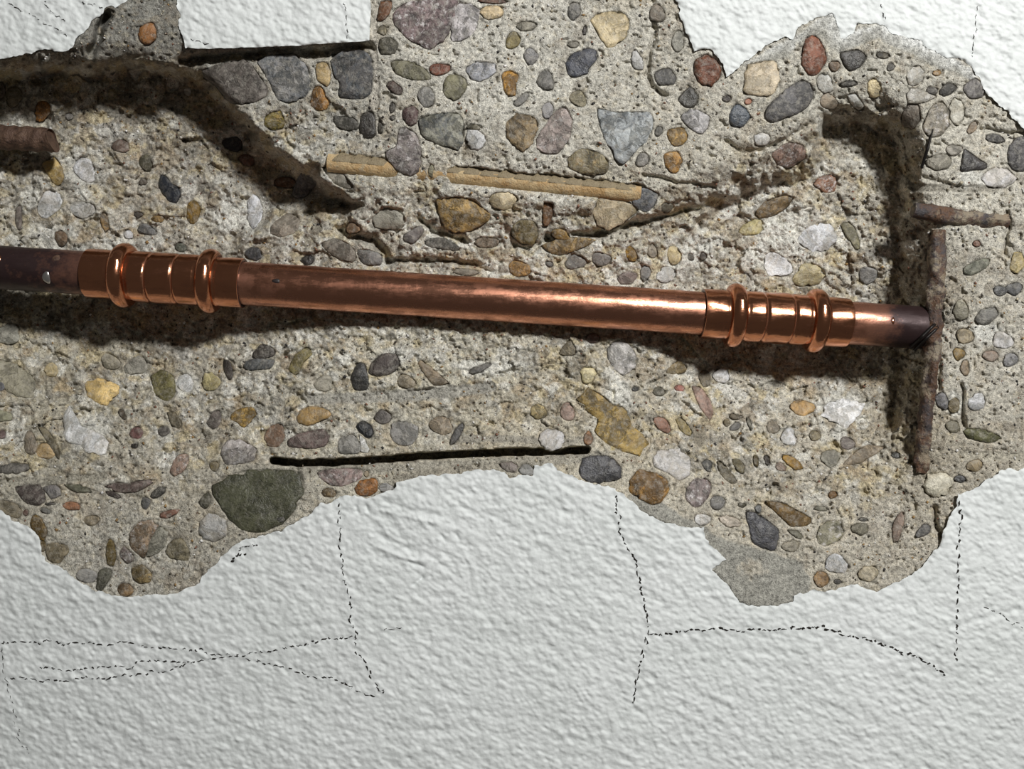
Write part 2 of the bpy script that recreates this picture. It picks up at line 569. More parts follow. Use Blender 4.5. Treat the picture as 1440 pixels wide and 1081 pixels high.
GREY_SKIN = [(882, 700), (905, 690), (925, 700), (960, 725), (985, 735), (1010, 755), (1060, 770), (1100, 782), (1128, 790), (1140, 815), (1135, 850), (1060, 870), (1030, 850), (990, 800), (975, 755), (920, 742)]
SKIM = [(1045, 92), (1080, 72), (1120, 50), (1175, 10), (1200, 45), (1250, 30), (1330, 75), (1375, 105), (1368, 112), (1310, 92), (1270, 72), (1235, 55), (1210, 62), (1180, 75), (1150, 52), (1120, 62), (1110, 82), (1080, 90)]
STRIPS = [  # sawn or scraped smooth strips: polyline, half width, colour, gouge depth
    ([(527, -20), (527, 60), (528, 130), (530, 190)], 4.5, (196, 190, 180), 2.5),
    ([(438, 562), (480, 560), (560, 557), (620, 552), (690, 545)], 8, (165, 162, 155), 2.0),
    ([(-40, 682), (0, 679), (60, 676), (145, 670)], 6, (165, 160, 148), 2.0),
    ([(330, 661), (400, 663), (500, 660), (600, 656), (700, 651), (800, 646), (850, 640)], 7, (168, 163, 152), 0.5),
    ([(560, 675), (600, 667), (680, 660), (740, 655)], 9, (164, 158, 146), 0.0),
    ([(1355, 640), (1400, 641), (1480, 645)], 6, (178, 172, 158), 2.0),
    ([(1285, 263), (1330, 265), (1400, 266)], 5, (150, 145, 135), 3.0),
    ([(862, 552), (863, 600), (862, 632)], 2.5, (200, 185, 140), 1.0),
    ([(779, 55), (779, 122)], 2.0, (205, 200, 190), 0.5),
    ([(640, 618), (700, 616), (790, 622), (830, 618)], 5, (160, 155, 145), 0.0)]
GROOVES = [  # polyline, half width, depth, sharp
    ([(384, 647), (420, 651), (470, 650), (520, 647), (600, 641), (700, 636), (790, 635), (824, 632)], 5.5, 75, 1),
    ([(255, 86), (300, 82), (400, 77), (470, 72), (520, 66)], 7, 22, 0),
    ([(770, 338), (836, 330), (870, 320), (900, 314), (940, 302), (985, 292), (1015, 280)], 6, 24, 0),
    ([(914, -10), (918, 20), (922, 45), (913, 78), (908, 105), (916, 123), (935, 135)], 4, 10, 0),
    ([(152, 22), (143, 38), (138, 56), (128, 74)], 6, 32, 0),
    ([(1353, 540), (1355, 600)], 3, 12, 0), ([(1418, 298), (1417, 325), (1413, 358)], 3, 10, 0),
    ([(482, 324), (505, 332), (527, 339), (538, 352), (545, 366)], 7, 26, 0), ([(430, 302), (470, 294), (505, 287)], 6, 14, 0), ([(718, 331), (724, 345), (756, 346)], 5, 14, 0), ([(555, 366), (640, 369), (690, 381)], 4, 12, 0),
    ([(590, 310), (612, 326), (648, 336)], 6, 20, 0), ([(650, 178), (654, 200), (648, 225)], 4, 10, 0),
    ([(1314, 715), (1317, 742), (1327, 756)], 4, 12, 0), ([(1313, 440), (1322, 520), (1320, 560)], 3, 8, 0),
    ([(545, 366), (600, 365), (680, 372)], 3, 8, 0), ([(1262, 170), (1275, 220), (1290, 250)], 4, 8, 0),
    ([(770, 330), (810, 338), (850, 330)], 4, 10, 0), ([(905, 246), (960, 258), (1005, 262)], 3, 8, 0),
    ([(1020, 200), (1045, 215), (1090, 205), (1140, 175)], 5, 10, 0), ([(1380, 180), (1410, 188), (1440, 186)], 3, 8, 0),
    ([(282, 805), (285, 820)], 3, 6, 0), ([(360, 230), (395, 240), (430, 262)], 5, 8, 0), ([(1300, 250), (1345, 262)], 3, 5, 0),
    ([(355, 575), (375, 530), (400, 500), (420, 490)], 4, 7, 0), ([(395, 585), (410, 540), (430, 500)], 3, 5, 0)]

skin = np.full(U.shape, -50.0)
skin[win] = np.maximum(poly_sdf(wu[win], wv[win], GREY_SKIN), poly_sdf(wu[win], wv[win], SKIM) - 1)
skinw = sstep(-3, 3, skin)
skinw = skinw * (1 - 0.9 * (1 - sstep(0.6, 1.2, np.hypot((U - 1058) / 20, (V - 800) / 13) + 0.5 * vnoise(U / 6, V / 6, 161))))
skimw = np.zeros(U.shape)
skimw[win] = sstep(-5, 4, poly_sdf(wu[win], wv[win], SKIM))
rough = (0.16 + 0.84 * sstep(11, 42, H)) * (1 - 0.9 * skinw)
dist_strip = []
for pl, hw, colr, dep in STRIPS:
    dd = np.full(U.shape, 99.0)
    dd[win] = line_dist(wu[win] * 0.3 + U[win] * 0.7, wv[win] * 0.3 + V[win] * 0.7, pl)
    w = 1 - sstep(hw * 0.7, hw * 1.25, dd + 1.5 * vnoise(U / 7, V / 7, 33))
    dist_strip.append((w, colr))
    rough = rough * (1 - 0.85 * w)
    H = H + dep * w

RELIEF = 8.0 * facets(WU / 38, WV / 30, 1, 0.6)
BASE = H + rough * RELIEF     # what stones sit on
for pl, hw, dep, sharp in GROOVES:
    dd = np.full(U.shape, 99.0)
    dd[win] = line_dist(U[win] + 2.2 * vnoise(U[win] / 10, V[win] / 10, 41) * (0.5 if sharp else 1), V[win] + 2.2 * vnoise(U[win] / 10, V[win] / 10, 42) * (0.5 if sharp else 1), pl)
    # taper to the ends
    if sharp:
        w = 1 - sstep(hw - 1.6, hw + 0.4, dd)
    else:
        w = np.exp(-(dd / hw) ** 2)
    BASE = BASE + 0.0
    H = H + dep * w

H = H + rough * (RELIEF + 4.2 * facets(WU / 15, WV / 13, 2, 0.7) + 2.4 * fbm(U / 9, V / 9, 51, 3, 0.6))
H = H + (1 - 0.75 * skinw) * (0.5 * vnoise(U / 4, V / 4, 61) + 0.45 * vnoise(U / 2.3, V / 2.3, 62))
pit = np.maximum(vnoise(U / 5.5, V / 5.5, 63) - 0.54, 0) * 13 * (1 - 0.9 * skinw)
H = H + pit

# ------------------------------------------------------------------ mortar tint (what the material is, not how it is lit)
TINTS = [(700, 100, (188, 183, 170)), (600, 210, (184, 176, 158)), (1200, 110, (172, 166, 150)), (1370, 300, (184, 177, 160)), (1370, 500, (178, 171, 155)),
         (150, 280, (176, 166, 148)), (100, 550, (170, 160, 134)), (250, 690, (168, 158, 136)), (200, 790, (172, 166, 152)), (600, 330, (176, 168, 150)),
         (600, 510, (182, 174, 150)), (750, 600, (180, 168, 140)), (1050, 560, (184, 173, 150)), (1150, 350, (182, 174, 156)), (1200, 700, (176, 166, 146)),
         (450, 180, (165, 160, 148)), (190, 50, (122, 120, 112)), (215, 30, (126, 124, 116)), (1280, 400, (150, 138, 118)), (1270, 600, (160, 146, 118)), (200, 110, (128, 116, 98))]
num = np.zeros(U.shape + (3,))
den = np.zeros(U.shape)
for tu, tv, tc in TINTS:
    w = 1.0 / (((U - tu) ** 2 + (V - tv) ** 2) / 1e4 + 0.15) ** 1.5
    num += w[..., None] * lin(tc)
    den += w
TINT = num / den[..., None]
TINT = TINT * 0.55 + 0.45 * TINT.mean(-1, keepdims=True)
TINT *= 1.30
q = sstep(0.30, 0.85, fbm(U / 38, V / 38, 71, 3)) * sstep(20, 50, H)
TINT = TINT * (1 - 0.65 * q[..., None]) + lin((214, 212, 208)) * 0.65 * q[..., None]
q = sstep(0.45, 1.0, fbm(U / 30 + 50, V / 30, 75, 3)) * (0.3 + 0.7 * sstep(15, 40, H))
TINT = TINT * (1 - 0.45 * q[..., None]) + lin((178, 148, 98)) * 0.45 * q[..., None]
q = sstep(0.4, 1.0, fbm(U / 24, V / 24 + 90, 79, 3)) * (1 - skinw)
TINT = TINT * (1 - 0.4 * q[..., None]) + lin((124, 112, 98)) * 0.4 * q[..., None]
AGG = [lin(c_) for c_ in ((224, 222, 216), (206, 200, 186), (190, 178, 150), (150, 146, 138), (176, 160, 136), (132, 124, 110), (198, 184, 150), (214, 212, 206), (164, 152, 134), (186, 182, 172))]
for sc_, seed_, share, amt, h_ in ((36, 1, 0.55, 0.80, 1), (18, 2, 0.50, 0.72, 1), (8.5, 3, 0.34, 0.50, 0), (4.6, 4, 0.34, 0.36, 0)):
    va, vb, bd = cells((U + 3 * vnoise(U / 8, V / 8, 131)) / sc_, (V + 3 * vnoise(U / 8, V / 8, 132)) / (sc_ * 0.8), seed_)
    w = (va < share) * sstep(0.05, 0.22, bd + 0.12 * vnoise(U / 3, V / 3, 133)) * amt * (1 - skinw)
    w = w * (sstep(14, 44, H) if h_ else 0.45 + 0.55 * sstep(14, 44, H))
    for w2, _ in dist_strip:
        w = w * (1 - 0.85 * w2)
    pick = np.array(AGG)[(vb * 9.999).astype(int)]
    TINT = TINT * (1 - w[..., None]) + pick * w[..., None]
for w, colr in dist_strip:
    TINT = TINT * (1 - 0.92 * w[..., None]) + lin(colr) * 0.92 * w[..., None]
TINT = TINT * (1 - skinw[..., None]) + lin((163, 161, 154)) * skinw[..., None]
lum = TINT.mean(-1, keepdims=True)
for wu_, wv_, wa, wb in ((1110, 330, 75, 48), (1055, 365, 34, 34), (975, 350, 50, 30), (1178, 575, 34, 24), (118, 238, 34, 30), (338, 300, 40, 34), (60, 335, 50, 24), (170, 345, 60, 16),
                         (120, 605, 34, 30), (262, 545, 26, 20), (1170, 610, 30, 18), (870, 560, 26, 30), (690, 520, 60, 16), (560, 500, 40, 14), (880, 420, 40, 20), (1340, 560, 22, 24), (1390, 470, 30, 20), (1370, 250, 28, 14)):
    q = 1 - sstep(0.45, 1.1, np.hypot((U - wu_) / wa, (V - wv_) / wb) + 0.45 * fbm(U / 16, V / 16, 151, 3))
    q = q * 0.75
    TINT = TINT * (1 - q[..., None]) + lin((222, 221, 216)) * q[..., None]
lum = TINT.mean(-1, keepdims=True)
TINT = (lum + (TINT - lum) * 0.95) * np.array([0.985, 0.985, 0.955])
TINT = np.clip(TINT, 0, 0.88)
q = skimw * (0.45 + 0.55 * sstep(-0.5, 0.6, fbm(U / 14, V / 14, 141, 3))) * sstep(-26, -2, -SD + 0 * U - 2)
TINT = TINT * (1 - q[..., None]) + lin((226, 227, 224)) * q[..., None]

# ------------------------------------------------------------------ pebbles, read off 400x300 windows of the photograph (3.6x)
ORG = dict(A=(0, 0), B=(360, 0), C=(720, 0), D=(1040, 0), E=(0, 270), F=(360, 270), G=(720, 270), H=(1040, 270),
           I=(0, 540), J=(360, 540), K=(720, 540), L=(1040, 540))
# window | outline "x,y x,y ..." or "c x y rx ry angle" | r,g,b | kind | bulge | label
PEB = """A|c 748 172 45 62 0|158,105,55|plain|2.2|orange-brown round stone in the grey boss
A|c 215 560 35 60 20|160,105,40|rust
A|c 70 490 45 50 0|158,146,120|plain
A|c 5 460 22 45 0|115,100,88|plain
A|c 610 740 50 30 0|132,110,98|plain
A|c 738 825 30 48 -20|105,100,78|plain
A|c 722 920 22 18 0|100,90,78|plain
A|810,890 835,885 870,930 910,955 918,1010 890,1030 850,1015 805,940|38,45,58|dark|1.6|blue-black angular stone
E|950,60 985,42 1012,70 1012,120 980,165 948,140|128,98,30|rust|1.3
A|215,830 270,790 310,840 325,900 300,940 265,920 240,880|178,150,88|quartz
A|c 430 860 45 72 -35|210,210,212|quartz
A|1000,370 1130,320 1250,310 1340,420 1350,490 1250,530 1160,520 1090,430|112,100,90|plain
B|5,300 200,275 280,380 265,470 170,525 110,500 60,400|146,144,142|vein|0.6|grey veined stone under the sawn slab
A|1340,590 1420,560 1440,640 1390,660 1340,640|125,108,40|rust
A|c 1180 730 50 40 20|48,48,54|dark
A|c 1250 810 45 28 15|140,100,84|plain
A|c 950 465 24 18 20|200,200,198|quartz
A|c 350 590 24 16 0|150,145,138|plain
B|310,320 360,315 378,360 372,430 345,435 305,395|182,156,106|quartz
B|295,440 335,440 350,490 370,520 355,555 300,555 275,520|150,100,30|rust|1.0|ochre stone beside the dark grey one
B|385,275 580,268 584,460 540,500 420,490 425,420 395,380|92,89,88|vein|0.4|dark grey stone cut by the saw line
B|535,580 595,570 605,690 560,700 525,660|66,60,55|dark
B|390,590 500,600 520,650 460,660 410,640|108,104,94|plain
B|c 630 645 12 35 0|88,82,70|plain
B|630,10 685,5 680,60 640,110 608,105 620,60|122,80,50|plain
B|c 640 155 25 22 0|146,136,110|plain
B|625,200 680,190 720,225 700,270 630,275 620,240|102,98,82|plain
B|690,60 760,15 850,2 960,-5 1040,10 1000,110 970,190 880,250 780,205 705,130|132,104,104|spec|0.5|large purple speckled stone at the top
B|980,30 1060,15 1130,50 1110,150 1040,210 985,200 990,120|168,160,160|spec|0.3
B|1130,50 1180,30 1245,35 1250,80 1190,100 1150,90|198,176,136|quartz
B|c 1200 4 80 14 0|120,86,70|plain
B|c 1300 205 38 42 0|138,124,76|plain
B|c 1370 132 50 26 0|152,146,130|plain
B|c 1390 280 25 42 0|154,153,154|plain
B|685,320 710,305 800,320 880,370 880,400 800,405 710,375|132,128,102|plain|0.5
B|875,350 900,325 980,330 985,360 930,382 890,375|130,76,56|plain
B|c 1005 440 63 60 20|138,134,104|plain
B|1060,345 1120,315 1210,325 1210,370 1140,410 1090,400|156,160,170|spec
B|1245,370 1290,358 1330,385 1315,430 1315,480 1285,490 1260,470 1250,420|188,134,42|rust|1.0|bright ochre stone in the flat concrete
B|655,430 690,410 740,450 735,480 700,475|98,66,55|plain
B|c 860 490 45 50 0|166,163,156|plain
B|c 690 545 14 30 10|80,74,64|plain
B|c 690 598 13 13 0|70,64,56|plain
B|740,560 790,535 820,560 815,620 780,640 745,600|104,70,66|plain|1.2
B|1300,520 1375,465 1382,490 1330,540|124,121,114|plain
B|820,600 900,580 1020,575 1055,640 1035,760 950,740 840,690|148,147,132|vein
B|c 1105 645 38 16 0|104,98,78|plain
B|c 1110 705 48 55 0|196,195,192|quartz
B|1270,620 1320,580 1400,590 1430,640 1400,720 1355,770 1310,740 1265,690|146,124,88|rust|0.7
B|720,660 760,645 810,680 835,760 830,850 780,890 720,870 660,800 655,770 710,740|134,120,116|spec|0.8|grey and mauve long stone above the ribbed bar
B|c 885 870 13 42 5|142,137,112|plain
B|250,830 320,830 310,930 240,1000 180,990 200,930|96,98,108|plain|1.4
B|c 150 925 60 28 0|108,76,50|plain
B|335,850 380,840 450,890 490,940 470,960 400,930|170,164,150|plain
F|900,50 1000,25 1100,40 1190,130 1100,190 1000,210 950,170|170,138,78|rust|0.7|gold-brown stone under the ribbed bar
B|c 1250 1015 80 42 0|200,184,148|quartz
C|290,20 340,15 345,70 310,105 283,80|116,113,107|plain
C|400,100 440,70 540,60 590,100 580,180 530,230 480,235 430,170|192,174,134|quartz|0.6
C|c 367 155 10 24 8|66,55,50|dark
C|c 310 225 30 18 0|156,150,136|plain
C|285,285 380,245 430,265 435,300 395,340 380,375 300,395 275,350|76,80,95|dark|1.2|navy angular stone in the flat concrete
C|c 95 290 34 38 0|142,138,136|plain
C|c 170 410 44 48 0|138,134,126|plain|1.2
C|600,290 620,250 660,300 668,350 620,350|184,181,174|quartz
C|c 335 500 44 38 20|170,160,130|plain
C|c 180 560 32 40 0|158,154,154|plain
C|165,640 220,560 270,540 305,610 290,700 230,780 150,770 120,710|164,142,132|spec|0.5
C|430,550 520,570 680,570 715,610 700,690 640,750 590,810 540,840 500,760 450,650|168,176,178|vein|0.5|blue-white veined stone
C|c 742 665 22 25 0|130,126,116|plain
C|790,660 860,645 890,690 870,730 820,740 790,700|196,154,80|rust
C|770,780 840,770 860,820 830,880 780,850|172,124,54|rust
C|285,800 350,755 430,770 490,820 470,880 380,885 290,850|128,116,84|rust|0.7
C|c 660 810 35 35 0|146,140,130|plain
C|925,310 980,275 1040,310 1060,380 1010,435 960,430 920,370|128,74,48|plain|2.2|red-brown round stone at the upper plaster edge
C|c 840 210 32 55 10|174,172,160|plain
C|720,370 790,345 830,390 820,425 740,430|106,103,100|plain
C|c 735 70 40 45 0|148,137,122|plain|1.5
C|840,500 900,440 945,490 930,540 880,545|68,64,55|dark
C|850,590 920,550 1000,590 990,650 950,680 890,640|156,153,154|spec
C|c 1085 500 22 18 0|86,75,70|plain
C|1100,590 1130,525 1175,545 1208,595 1170,640 1110,640|80,90,102|dark|1.2
D|120,580 150,530 240,450 310,405 360,430 378,490 330,555 220,605 150,620|112,109,110|plain|1.3|large long grey stone upper right
C|1180,360 1200,325 1330,310 1350,400 1330,470 1280,490 1170,470 1180,400|192,176,148|quartz|0.7|square beige stone upper right
C|c 1195 515 18 15 0|180,122,96|plain
C|1225,690 1270,670 1305,690 1290,730 1240,740|196,193,186|quartz|1.3
D|160,780 250,720 330,740 330,800 250,850 190,830|138,110,96|spec
C|605,1020 660,950 740,980 720,1040 680,1075 640,1060|126,131,138|plain|1.0
G|420,60 460,10 560,30 640,90 600,130 500,190 430,170 410,120|194,178,146|quartz|1.1
C|c 785 1050 34 24 0|106,100,84|plain
D|320,250 340,190 385,185 425,240 440,310 400,370 355,380 315,330|142,84,58|plain|1.4|red-brown pointed stone at the top right
D|505,270 600,255 640,285 620,330 560,360 530,330|86,82,78|dark|1.2
D|c 725 280 35 17 8|90,84,68|plain
D|390,390 420,370 465,400 470,460 430,475 395,440|184,183,174|quartz
D|c 480 335 28 30 0|126,105,84|plain
D|c 550 425 52 14 -8|66,60,50|plain
D|650,420 680,395 715,440 700,490 660,495|192,175,134|quartz
D|550,480 590,480 635,550 600,560 560,520|188,185,172|quartz
D|c 450 515 45 38 0|176,160,138|plain
D|c 890 385 44 50 0|170,168,158|quartz|1.2
D|c 765 340 21 20 0|100,95,86|plain
D|c 1000 370 22 14 0|176,138,84|rust
D|845,480 870,445 960,470 1000,490 930,520 860,525|184,180,170|quartz
D|1010,460 1050,420 1105,440 1080,470 1030,488|90,85,76|plain|1.2
D|c 975 458 34 18 5|106,100,92|plain
D|1130,440 1190,395 1240,440 1230,490 1165,500|126,120,117|plain
D|820,590 850,530 905,530 915,600 880,650 830,640|126,115,102|plain
D|940,600 970,540 1020,510 1055,550 1060,640 1010,690 950,690 925,640|158,149,132|spec
D|1060,530 1085,495 1120,510 1140,560 1130,610 1095,640 1065,590|180,177,164|quartz
D|c 1085 760 45 25 0|168,162,150|plain
D|c 1010 820 60 45 0|168,162,146|plain
D|1125,800 1140,758 1200,800 1250,830 1245,858 1180,860 1120,870|76,72,72|dark|1.4
D|1365,740 1400,700 1460,690 1460,860 1380,860 1355,800|100,97,98|plain|1.2
D|1220,900 1280,850 1360,860 1400,910 1350,945 1270,950|202,195,190|quartz
D|1150,660 1180,615 1205,620 1195,660 1160,680|172,150,124|plain
D|c 1290 700 50 22 5|92,88,84|plain
D|c 440 930 62 42 0|140,96,70|spec
H|70,110 130,50 220,15 275,30 240,80 170,120 100,135|132,108,70|rust|0.8
H|c 65 180 60 40 -20|172,160,108|quartz
H|510,170 540,150 580,180 610,260 600,305 560,250|136,130,98|plain
H|c 350 420 80 58 0|176,164,124|quartz
H|c 650 420 45 48 0|144,141,136|plain
H|c 400 230 90 75 0|196,197,200|quartz|0.3
H|c 190 370 70 60 20|204,204,204|quartz|0.3
H|1130,390 1200,345 1265,340 1250,380 1180,420 1140,420|130,132,114|plain
H|c 1200 262 22 15 0|132,88,68|plain
H|c 1405 360 38 55 0|176,158,108|quartz
H|c 1320 500 34 28 0|86,86,84|dark
H|c 1390 490 38 34 0|100,100,100|plain
H|1190,640 1220,600 1290,580 1310,620 1260,670 1200,665|132,128,118|plain|1.3
H|c 1120 600 42 50 0|172,166,144|plain
H|c 1140 730 42 40 0|170,154,124|plain
H|c 1110 820 28 34 0|156,128,72|rust
H|c 1330 750 50 45 0|194,188,183|quartz
H|c 1270 830 40 30 20|150,130,114|plain
H|c 1370 850 40 34 0|156,155,156|plain
H|c 1140 890 24 38 0|150,130,104|plain
E|c 95 130 20 62 0|122,105,94|plain
E|c 530 150 22 48 -10|172,138,88|rust
E|c 740 190 52 24 10|126,126,124|plain
E|c 650 215 25 22 0|204,204,206|quartz
E|c 700 115 22 16 0|96,85,76|plain
E|c 800 135 32 20 0|166,134,78|rust
E|c 915 280 30 25 0|106,110,96|plain
E|c 1285 312 46 32 0|70,70,74|dark
E|c 1290 100 42 80 0|198,198,202|quartz|1.2
E|c 310 235 28 44 -15|130,104,78|plain
E|c 250 60 60 70 30|196,196,194|quartz|0.3
E|c 420 90 60 45 0|190,188,180|quartz|0.3
E|430,970 490,940 590,975 600,1010 560,1070 520,1080 440,1030|224,190,118|quartz|1.0|yellow quartz stone lower left
E|765,930 820,900 880,940 890,1020 850,1060 790,1030|130,123,76|plain|0.7
E|c 940 970 45 45 0|212,212,208|quartz
E|c 1070 960 45 50 0|186,174,124|quartz
E|1130,850 1165,860 1180,930 1160,960 1135,900|66,56,48|dark
E|1230,860 1290,845 1390,850 1370,890 1290,900 1240,900|100,105,106|plain
E|-30,850 100,880 180,960 170,1040 80,1030 -30,960|176,170,146|plain|0.5
E|c 40 720 60 58 20|172,170,156|plain|0.5
E|c 5 980 22 30 0|114,114,120|plain
E|c 260 900 34 40 0|186,168,124|quartz
E|c 690 880 60 45 0|178,174,160|plain|0.4
E|c 560 860 50 40 20|176,168,146|plain|0.4
F|590,130 660,80 740,110 760,170 680,190 600,180|166,163,148|plain
F|455,190 480,150 520,170 525,200 470,210|162,130,98|plain
F|330,260 400,235 480,270 505,310 500,350 420,340 350,290|132,123,110|plain|0.6
F|510,300 560,290 640,320 630,370 540,360|130,128,124|plain
F|c 262 345 32 27 0|56,51,49|dark|1.4
F|750,220 830,170 850,200 800,260 750,250|136,127,122|plain
F|850,250 920,230 990,245 1040,300 960,290 870,275|96,92,82|plain
F|1300,170 1340,140 1410,150 1430,210 1410,265 1340,260 1290,215|116,102,62|rust|1.0
F|c 1170 255 60 30 0|130,114,94|plain
F|1280,370 1310,345 1380,370 1390,410 1330,430 1290,410|188,144,78|rust
F|c 1060 405 75 16 3|130,122,106|plain
F|c 150 170 75 55 -20|170,158,142|plain|0.5
F|165,890 200,820 260,785 285,820 240,860 210,930 170,910|146,134,84|plain
F|575,880 620,830 700,815 730,860 700,910 620,935 570,920|88,74,68|plain|1.6|dark brown oval stone below the pipe
F|480,940 510,870 550,870 570,950 560,1000 500,1000|76,75,74|dark
F|820,870 840,850 870,880 980,970 900,980 860,930|148,130,104|plain
F|c 1130 895 65 16 -20|116,113,106|plain
F|c 40 810 58 36 0|88,78,70|plain
F|c 345 970 45 45 0|180,174,156|plain
F|c 760 960 45 35 10|172,158,132|plain
G|160,55 210,60 205,120 175,180 158,160|122,84,48|plain
G|205,190 260,190 300,240 230,240 200,220|126,98,46|rust
G|150,270 230,240 330,230 430,240 340,290 240,320 170,300|156,128,78|rust|0.7
G|575,290 600,270 632,320 625,355 600,350 578,325|172,128,32|rust|1.0
G|c 450 340 48 38 0|130,122,114|plain
G|530,430 590,400 640,420 600,465 550,465|136,114,104|plain
G|c 190 365 20 14 30|92,88,82|plain
G|c 905 330 16 22 -20|106,100,90|plain
G|c 968 325 18 20 0|108,96,86|plain
G|c 820 320 34 52 0|190,174,130|quartz
G|c 710 300 24 34 0|160,149,130|plain
G|c 675 410 28 38 0|140,139,134|plain
G|c 320 355 55 35 0|158,152,144|plain
G|c 780 420 50 40 0|188,186,180|quartz|0.3
G|240,810 290,745 320,790 320,825 250,825|140,128,102|plain
G|c 410 740 38 24 0|122,84,74|plain
G|480,800 520,755 580,760 630,830 620,900 560,930 500,870|164,160,153|spec|0.5
G|770,910 840,855 885,885 870,915 800,920|150,130,88|plain
G|945,930 975,895 1005,930 1000,980 965,985|120,110,90|plain
G|c 625 997 17 13 0|64,64,62|dark
G|c 745 1010 30 24 -10|102,97,80|plain
G|c 848 992 28 17 0|158,98,84|plain
G|c 385 925 42 42 0|196,184,140|quartz
G|c 1060 930 45 35 0|202,200,198|quartz
K|325,80 400,30 460,60 510,105 560,115 600,190 610,230 690,250 705,310 660,370 600,360 480,300 415,240 440,150 350,120|164,136,70|rust|0.4|large gold flat stone above the lower plaster
K|910,10 960,20 1000,80 1020,150 1000,180 960,130|176,144,128|plain
K|c 135 140 42 36 0|166,149,104|rust
K|c 280 140 38 44 0|176,149,134|plain
K|c 200 280 72 50 0|192,188,184|quartz
K|365,260 390,230 410,270 395,310 365,300|150,108,72|plain
K|710,175 750,165 790,190 805,240 780,250 735,220|148,108,88|plain
K|830,180 850,165 890,210 915,250 895,265 850,230|162,144,92|plain
K|c 1130 165 34 15 8|106,96,78|plain
K|c 1088 195 18 20 0|146,130,94|plain
K|c 1130 215 30 20 -20|116,113,106|plain
K|c 1200 195 11 34 -15|116,112,94|plain
K|c 1320 220 34 32 0|156,144,124|plain
K|c 1400 270 40 44 0|212,212,212|quartz
K|710,370 760,335 850,330 900,380 900,460 850,490 790,450 720,420|188,182,175|quartz|0.6|translucent white stone beside the amber one
K|335,440 370,370 450,360 510,375 550,420 550,475 500,490 440,500 370,490|80,80,86|dark|0.9|blue-grey stone at the end of the slot
K|595,490 640,435 720,450 790,490 790,550 760,590 720,615 660,590 600,550|160,116,50|rust|1.2|amber stone at the lower plaster edge
K|885,530 920,480 970,475 1005,510 1000,560 950,620 915,620 880,580|132,112,108|spec
K|c 985 508 16 36 -15|112,58,52|plain|1.4
K|958,400 985,382 1015,400 1005,445 985,440|96,95,90|plain
K|1035,395 1060,395 1110,450 1140,490 1110,505 1060,460|126,117,94|plain
K|1110,385 1150,380 1180,420 1170,460 1140,435|120,110,78|plain
K|c 1235 390 14 32 -12|106,88,42|plain
K|c 1290 385 14 28 -15|66,54,46|dark
L|205,360 250,362 300,390 320,430 280,435 225,385|156,118,42|rust
K|c 1360 420 28 22 20|156,134,118|plain
K|c 1165 612 24 12 8|80,74,54|plain
K|c 1247 630 19 20 0|90,90,87|dark
K|1040,680 1090,665 1155,690 1150,720 1090,720|198,186,170|quartz
K|c 965 685 40 34 0|202,198,191|quartz
K|c 1040 600 42 34 20|146,143,138|plain
K|1180,640 1230,650 1320,710 1352,750 1330,845 1270,830 1215,800 1200,720|84,84,92|dark|0.6|blue-grey diamond stone above the smooth grey patch
L|100,595 200,597 300,645 365,680 340,715 260,720 210,675 150,620|134,102,46|plain|0.8|brown-gold pointed stone lower right
L|240,740 290,742 330,785 290,778|116,113,95|plain
L|410,160 450,95 540,75 620,90 650,80 600,160 540,225 490,200|218,216,214|quartz|0.5
L|c 320 120 58 42 0|178,140,84|rust
L|c 380 260 28 28 0|136,124,94|plain
L|c 545 300 36 34 0|156,139,130|plain
L|c 460 375 44 48 0|160,156,140|plain
L|520,410 580,350 640,310 740,320 660,370 610,400|166,149,124|plain
L|c 470 560 22 20 0|146,104,52|rust
L|390,760 410,715 460,690 510,700 530,750 500,795 430,820 400,800|142,137,110|spec|0.8|grey-green round stone lower right
L|560,720 600,705 640,705 650,745 620,765 570,745|146,140,120|plain
L|c 625 685 30 9 8|106,102,92|plain
L|c 410 630 42 11 8|134,131,114|plain
L|775,720 805,655 830,650 830,700 800,800 775,800|156,134,118|plain
L|c 490 910 62 48 0|196,196,197|quartz
L|375,975 400,945 440,960 455,1000 410,1030 380,1010|146,114,74|rust
L|c 495 1000 18 13 20|90,86,80|plain
L|c 650 960 50 42 0|170,159,134|quartz
L|880,780 930,710 970,720 960,755 910,775|120,119,120|plain
L|c 790 360 25 14 0|90,90,86|dark
L|c 260 820 40 30 0|168,160,140|plain
L|935,510 960,455 1040,450 1080,490 1050,560 980,570 940,550|194,188,168|quartz|2.0|white round stone at the foot of the upright bar
L|c 1115 480 32 18 5|80,80,81|dark
L|c 1190 412 40 32 0|160,140,104|plain
L|1130,225 1200,225 1310,260 1320,280 1260,295 1150,270|108,107,66|plain|1.0|green long stone right of the upright bar
L|990,60 1030,40 1055,80 1050,130 1000,110|130,129,135|plain
L|c 1085 110 28 42 0|170,153,114|plain
L|c 1200 90 44 45 0|198,197,198|quartz
L|c 1080 215 40 28 10|146,139,114|plain
J|205,165 235,125 300,110 380,150 350,180 260,210 215,195|182,148,92|quartz|1.6|cream oval stone above the slot
J|40,260 80,210 130,205 145,270 110,320 60,310|152,118,92|plain
J|160,290 220,250 340,230 370,270 340,320 200,320 165,315|132,104,96|plain|0.9
J|505,205 535,187 580,205 597,250 580,278 550,265 515,235|30,36,44|dark|2.0|small black shiny stone above the slot
J|515,250 550,280 575,340 530,350 530,300|222,221,214|quartz|0.6
J|420,280 490,250 525,300 525,350 420,350|156,153,144|plain|0.5
J|595,170 630,130 680,150 685,185 640,205|112,103,97|plain
J|690,200 750,190 820,220 800,300 720,310 680,260|156,153,147|plain|0.5
J|c 935 210 62 44 0|170,153,128|plain|0.5
J|975,300 1030,200 1055,205 1040,250 1000,310|86,83,80|dark
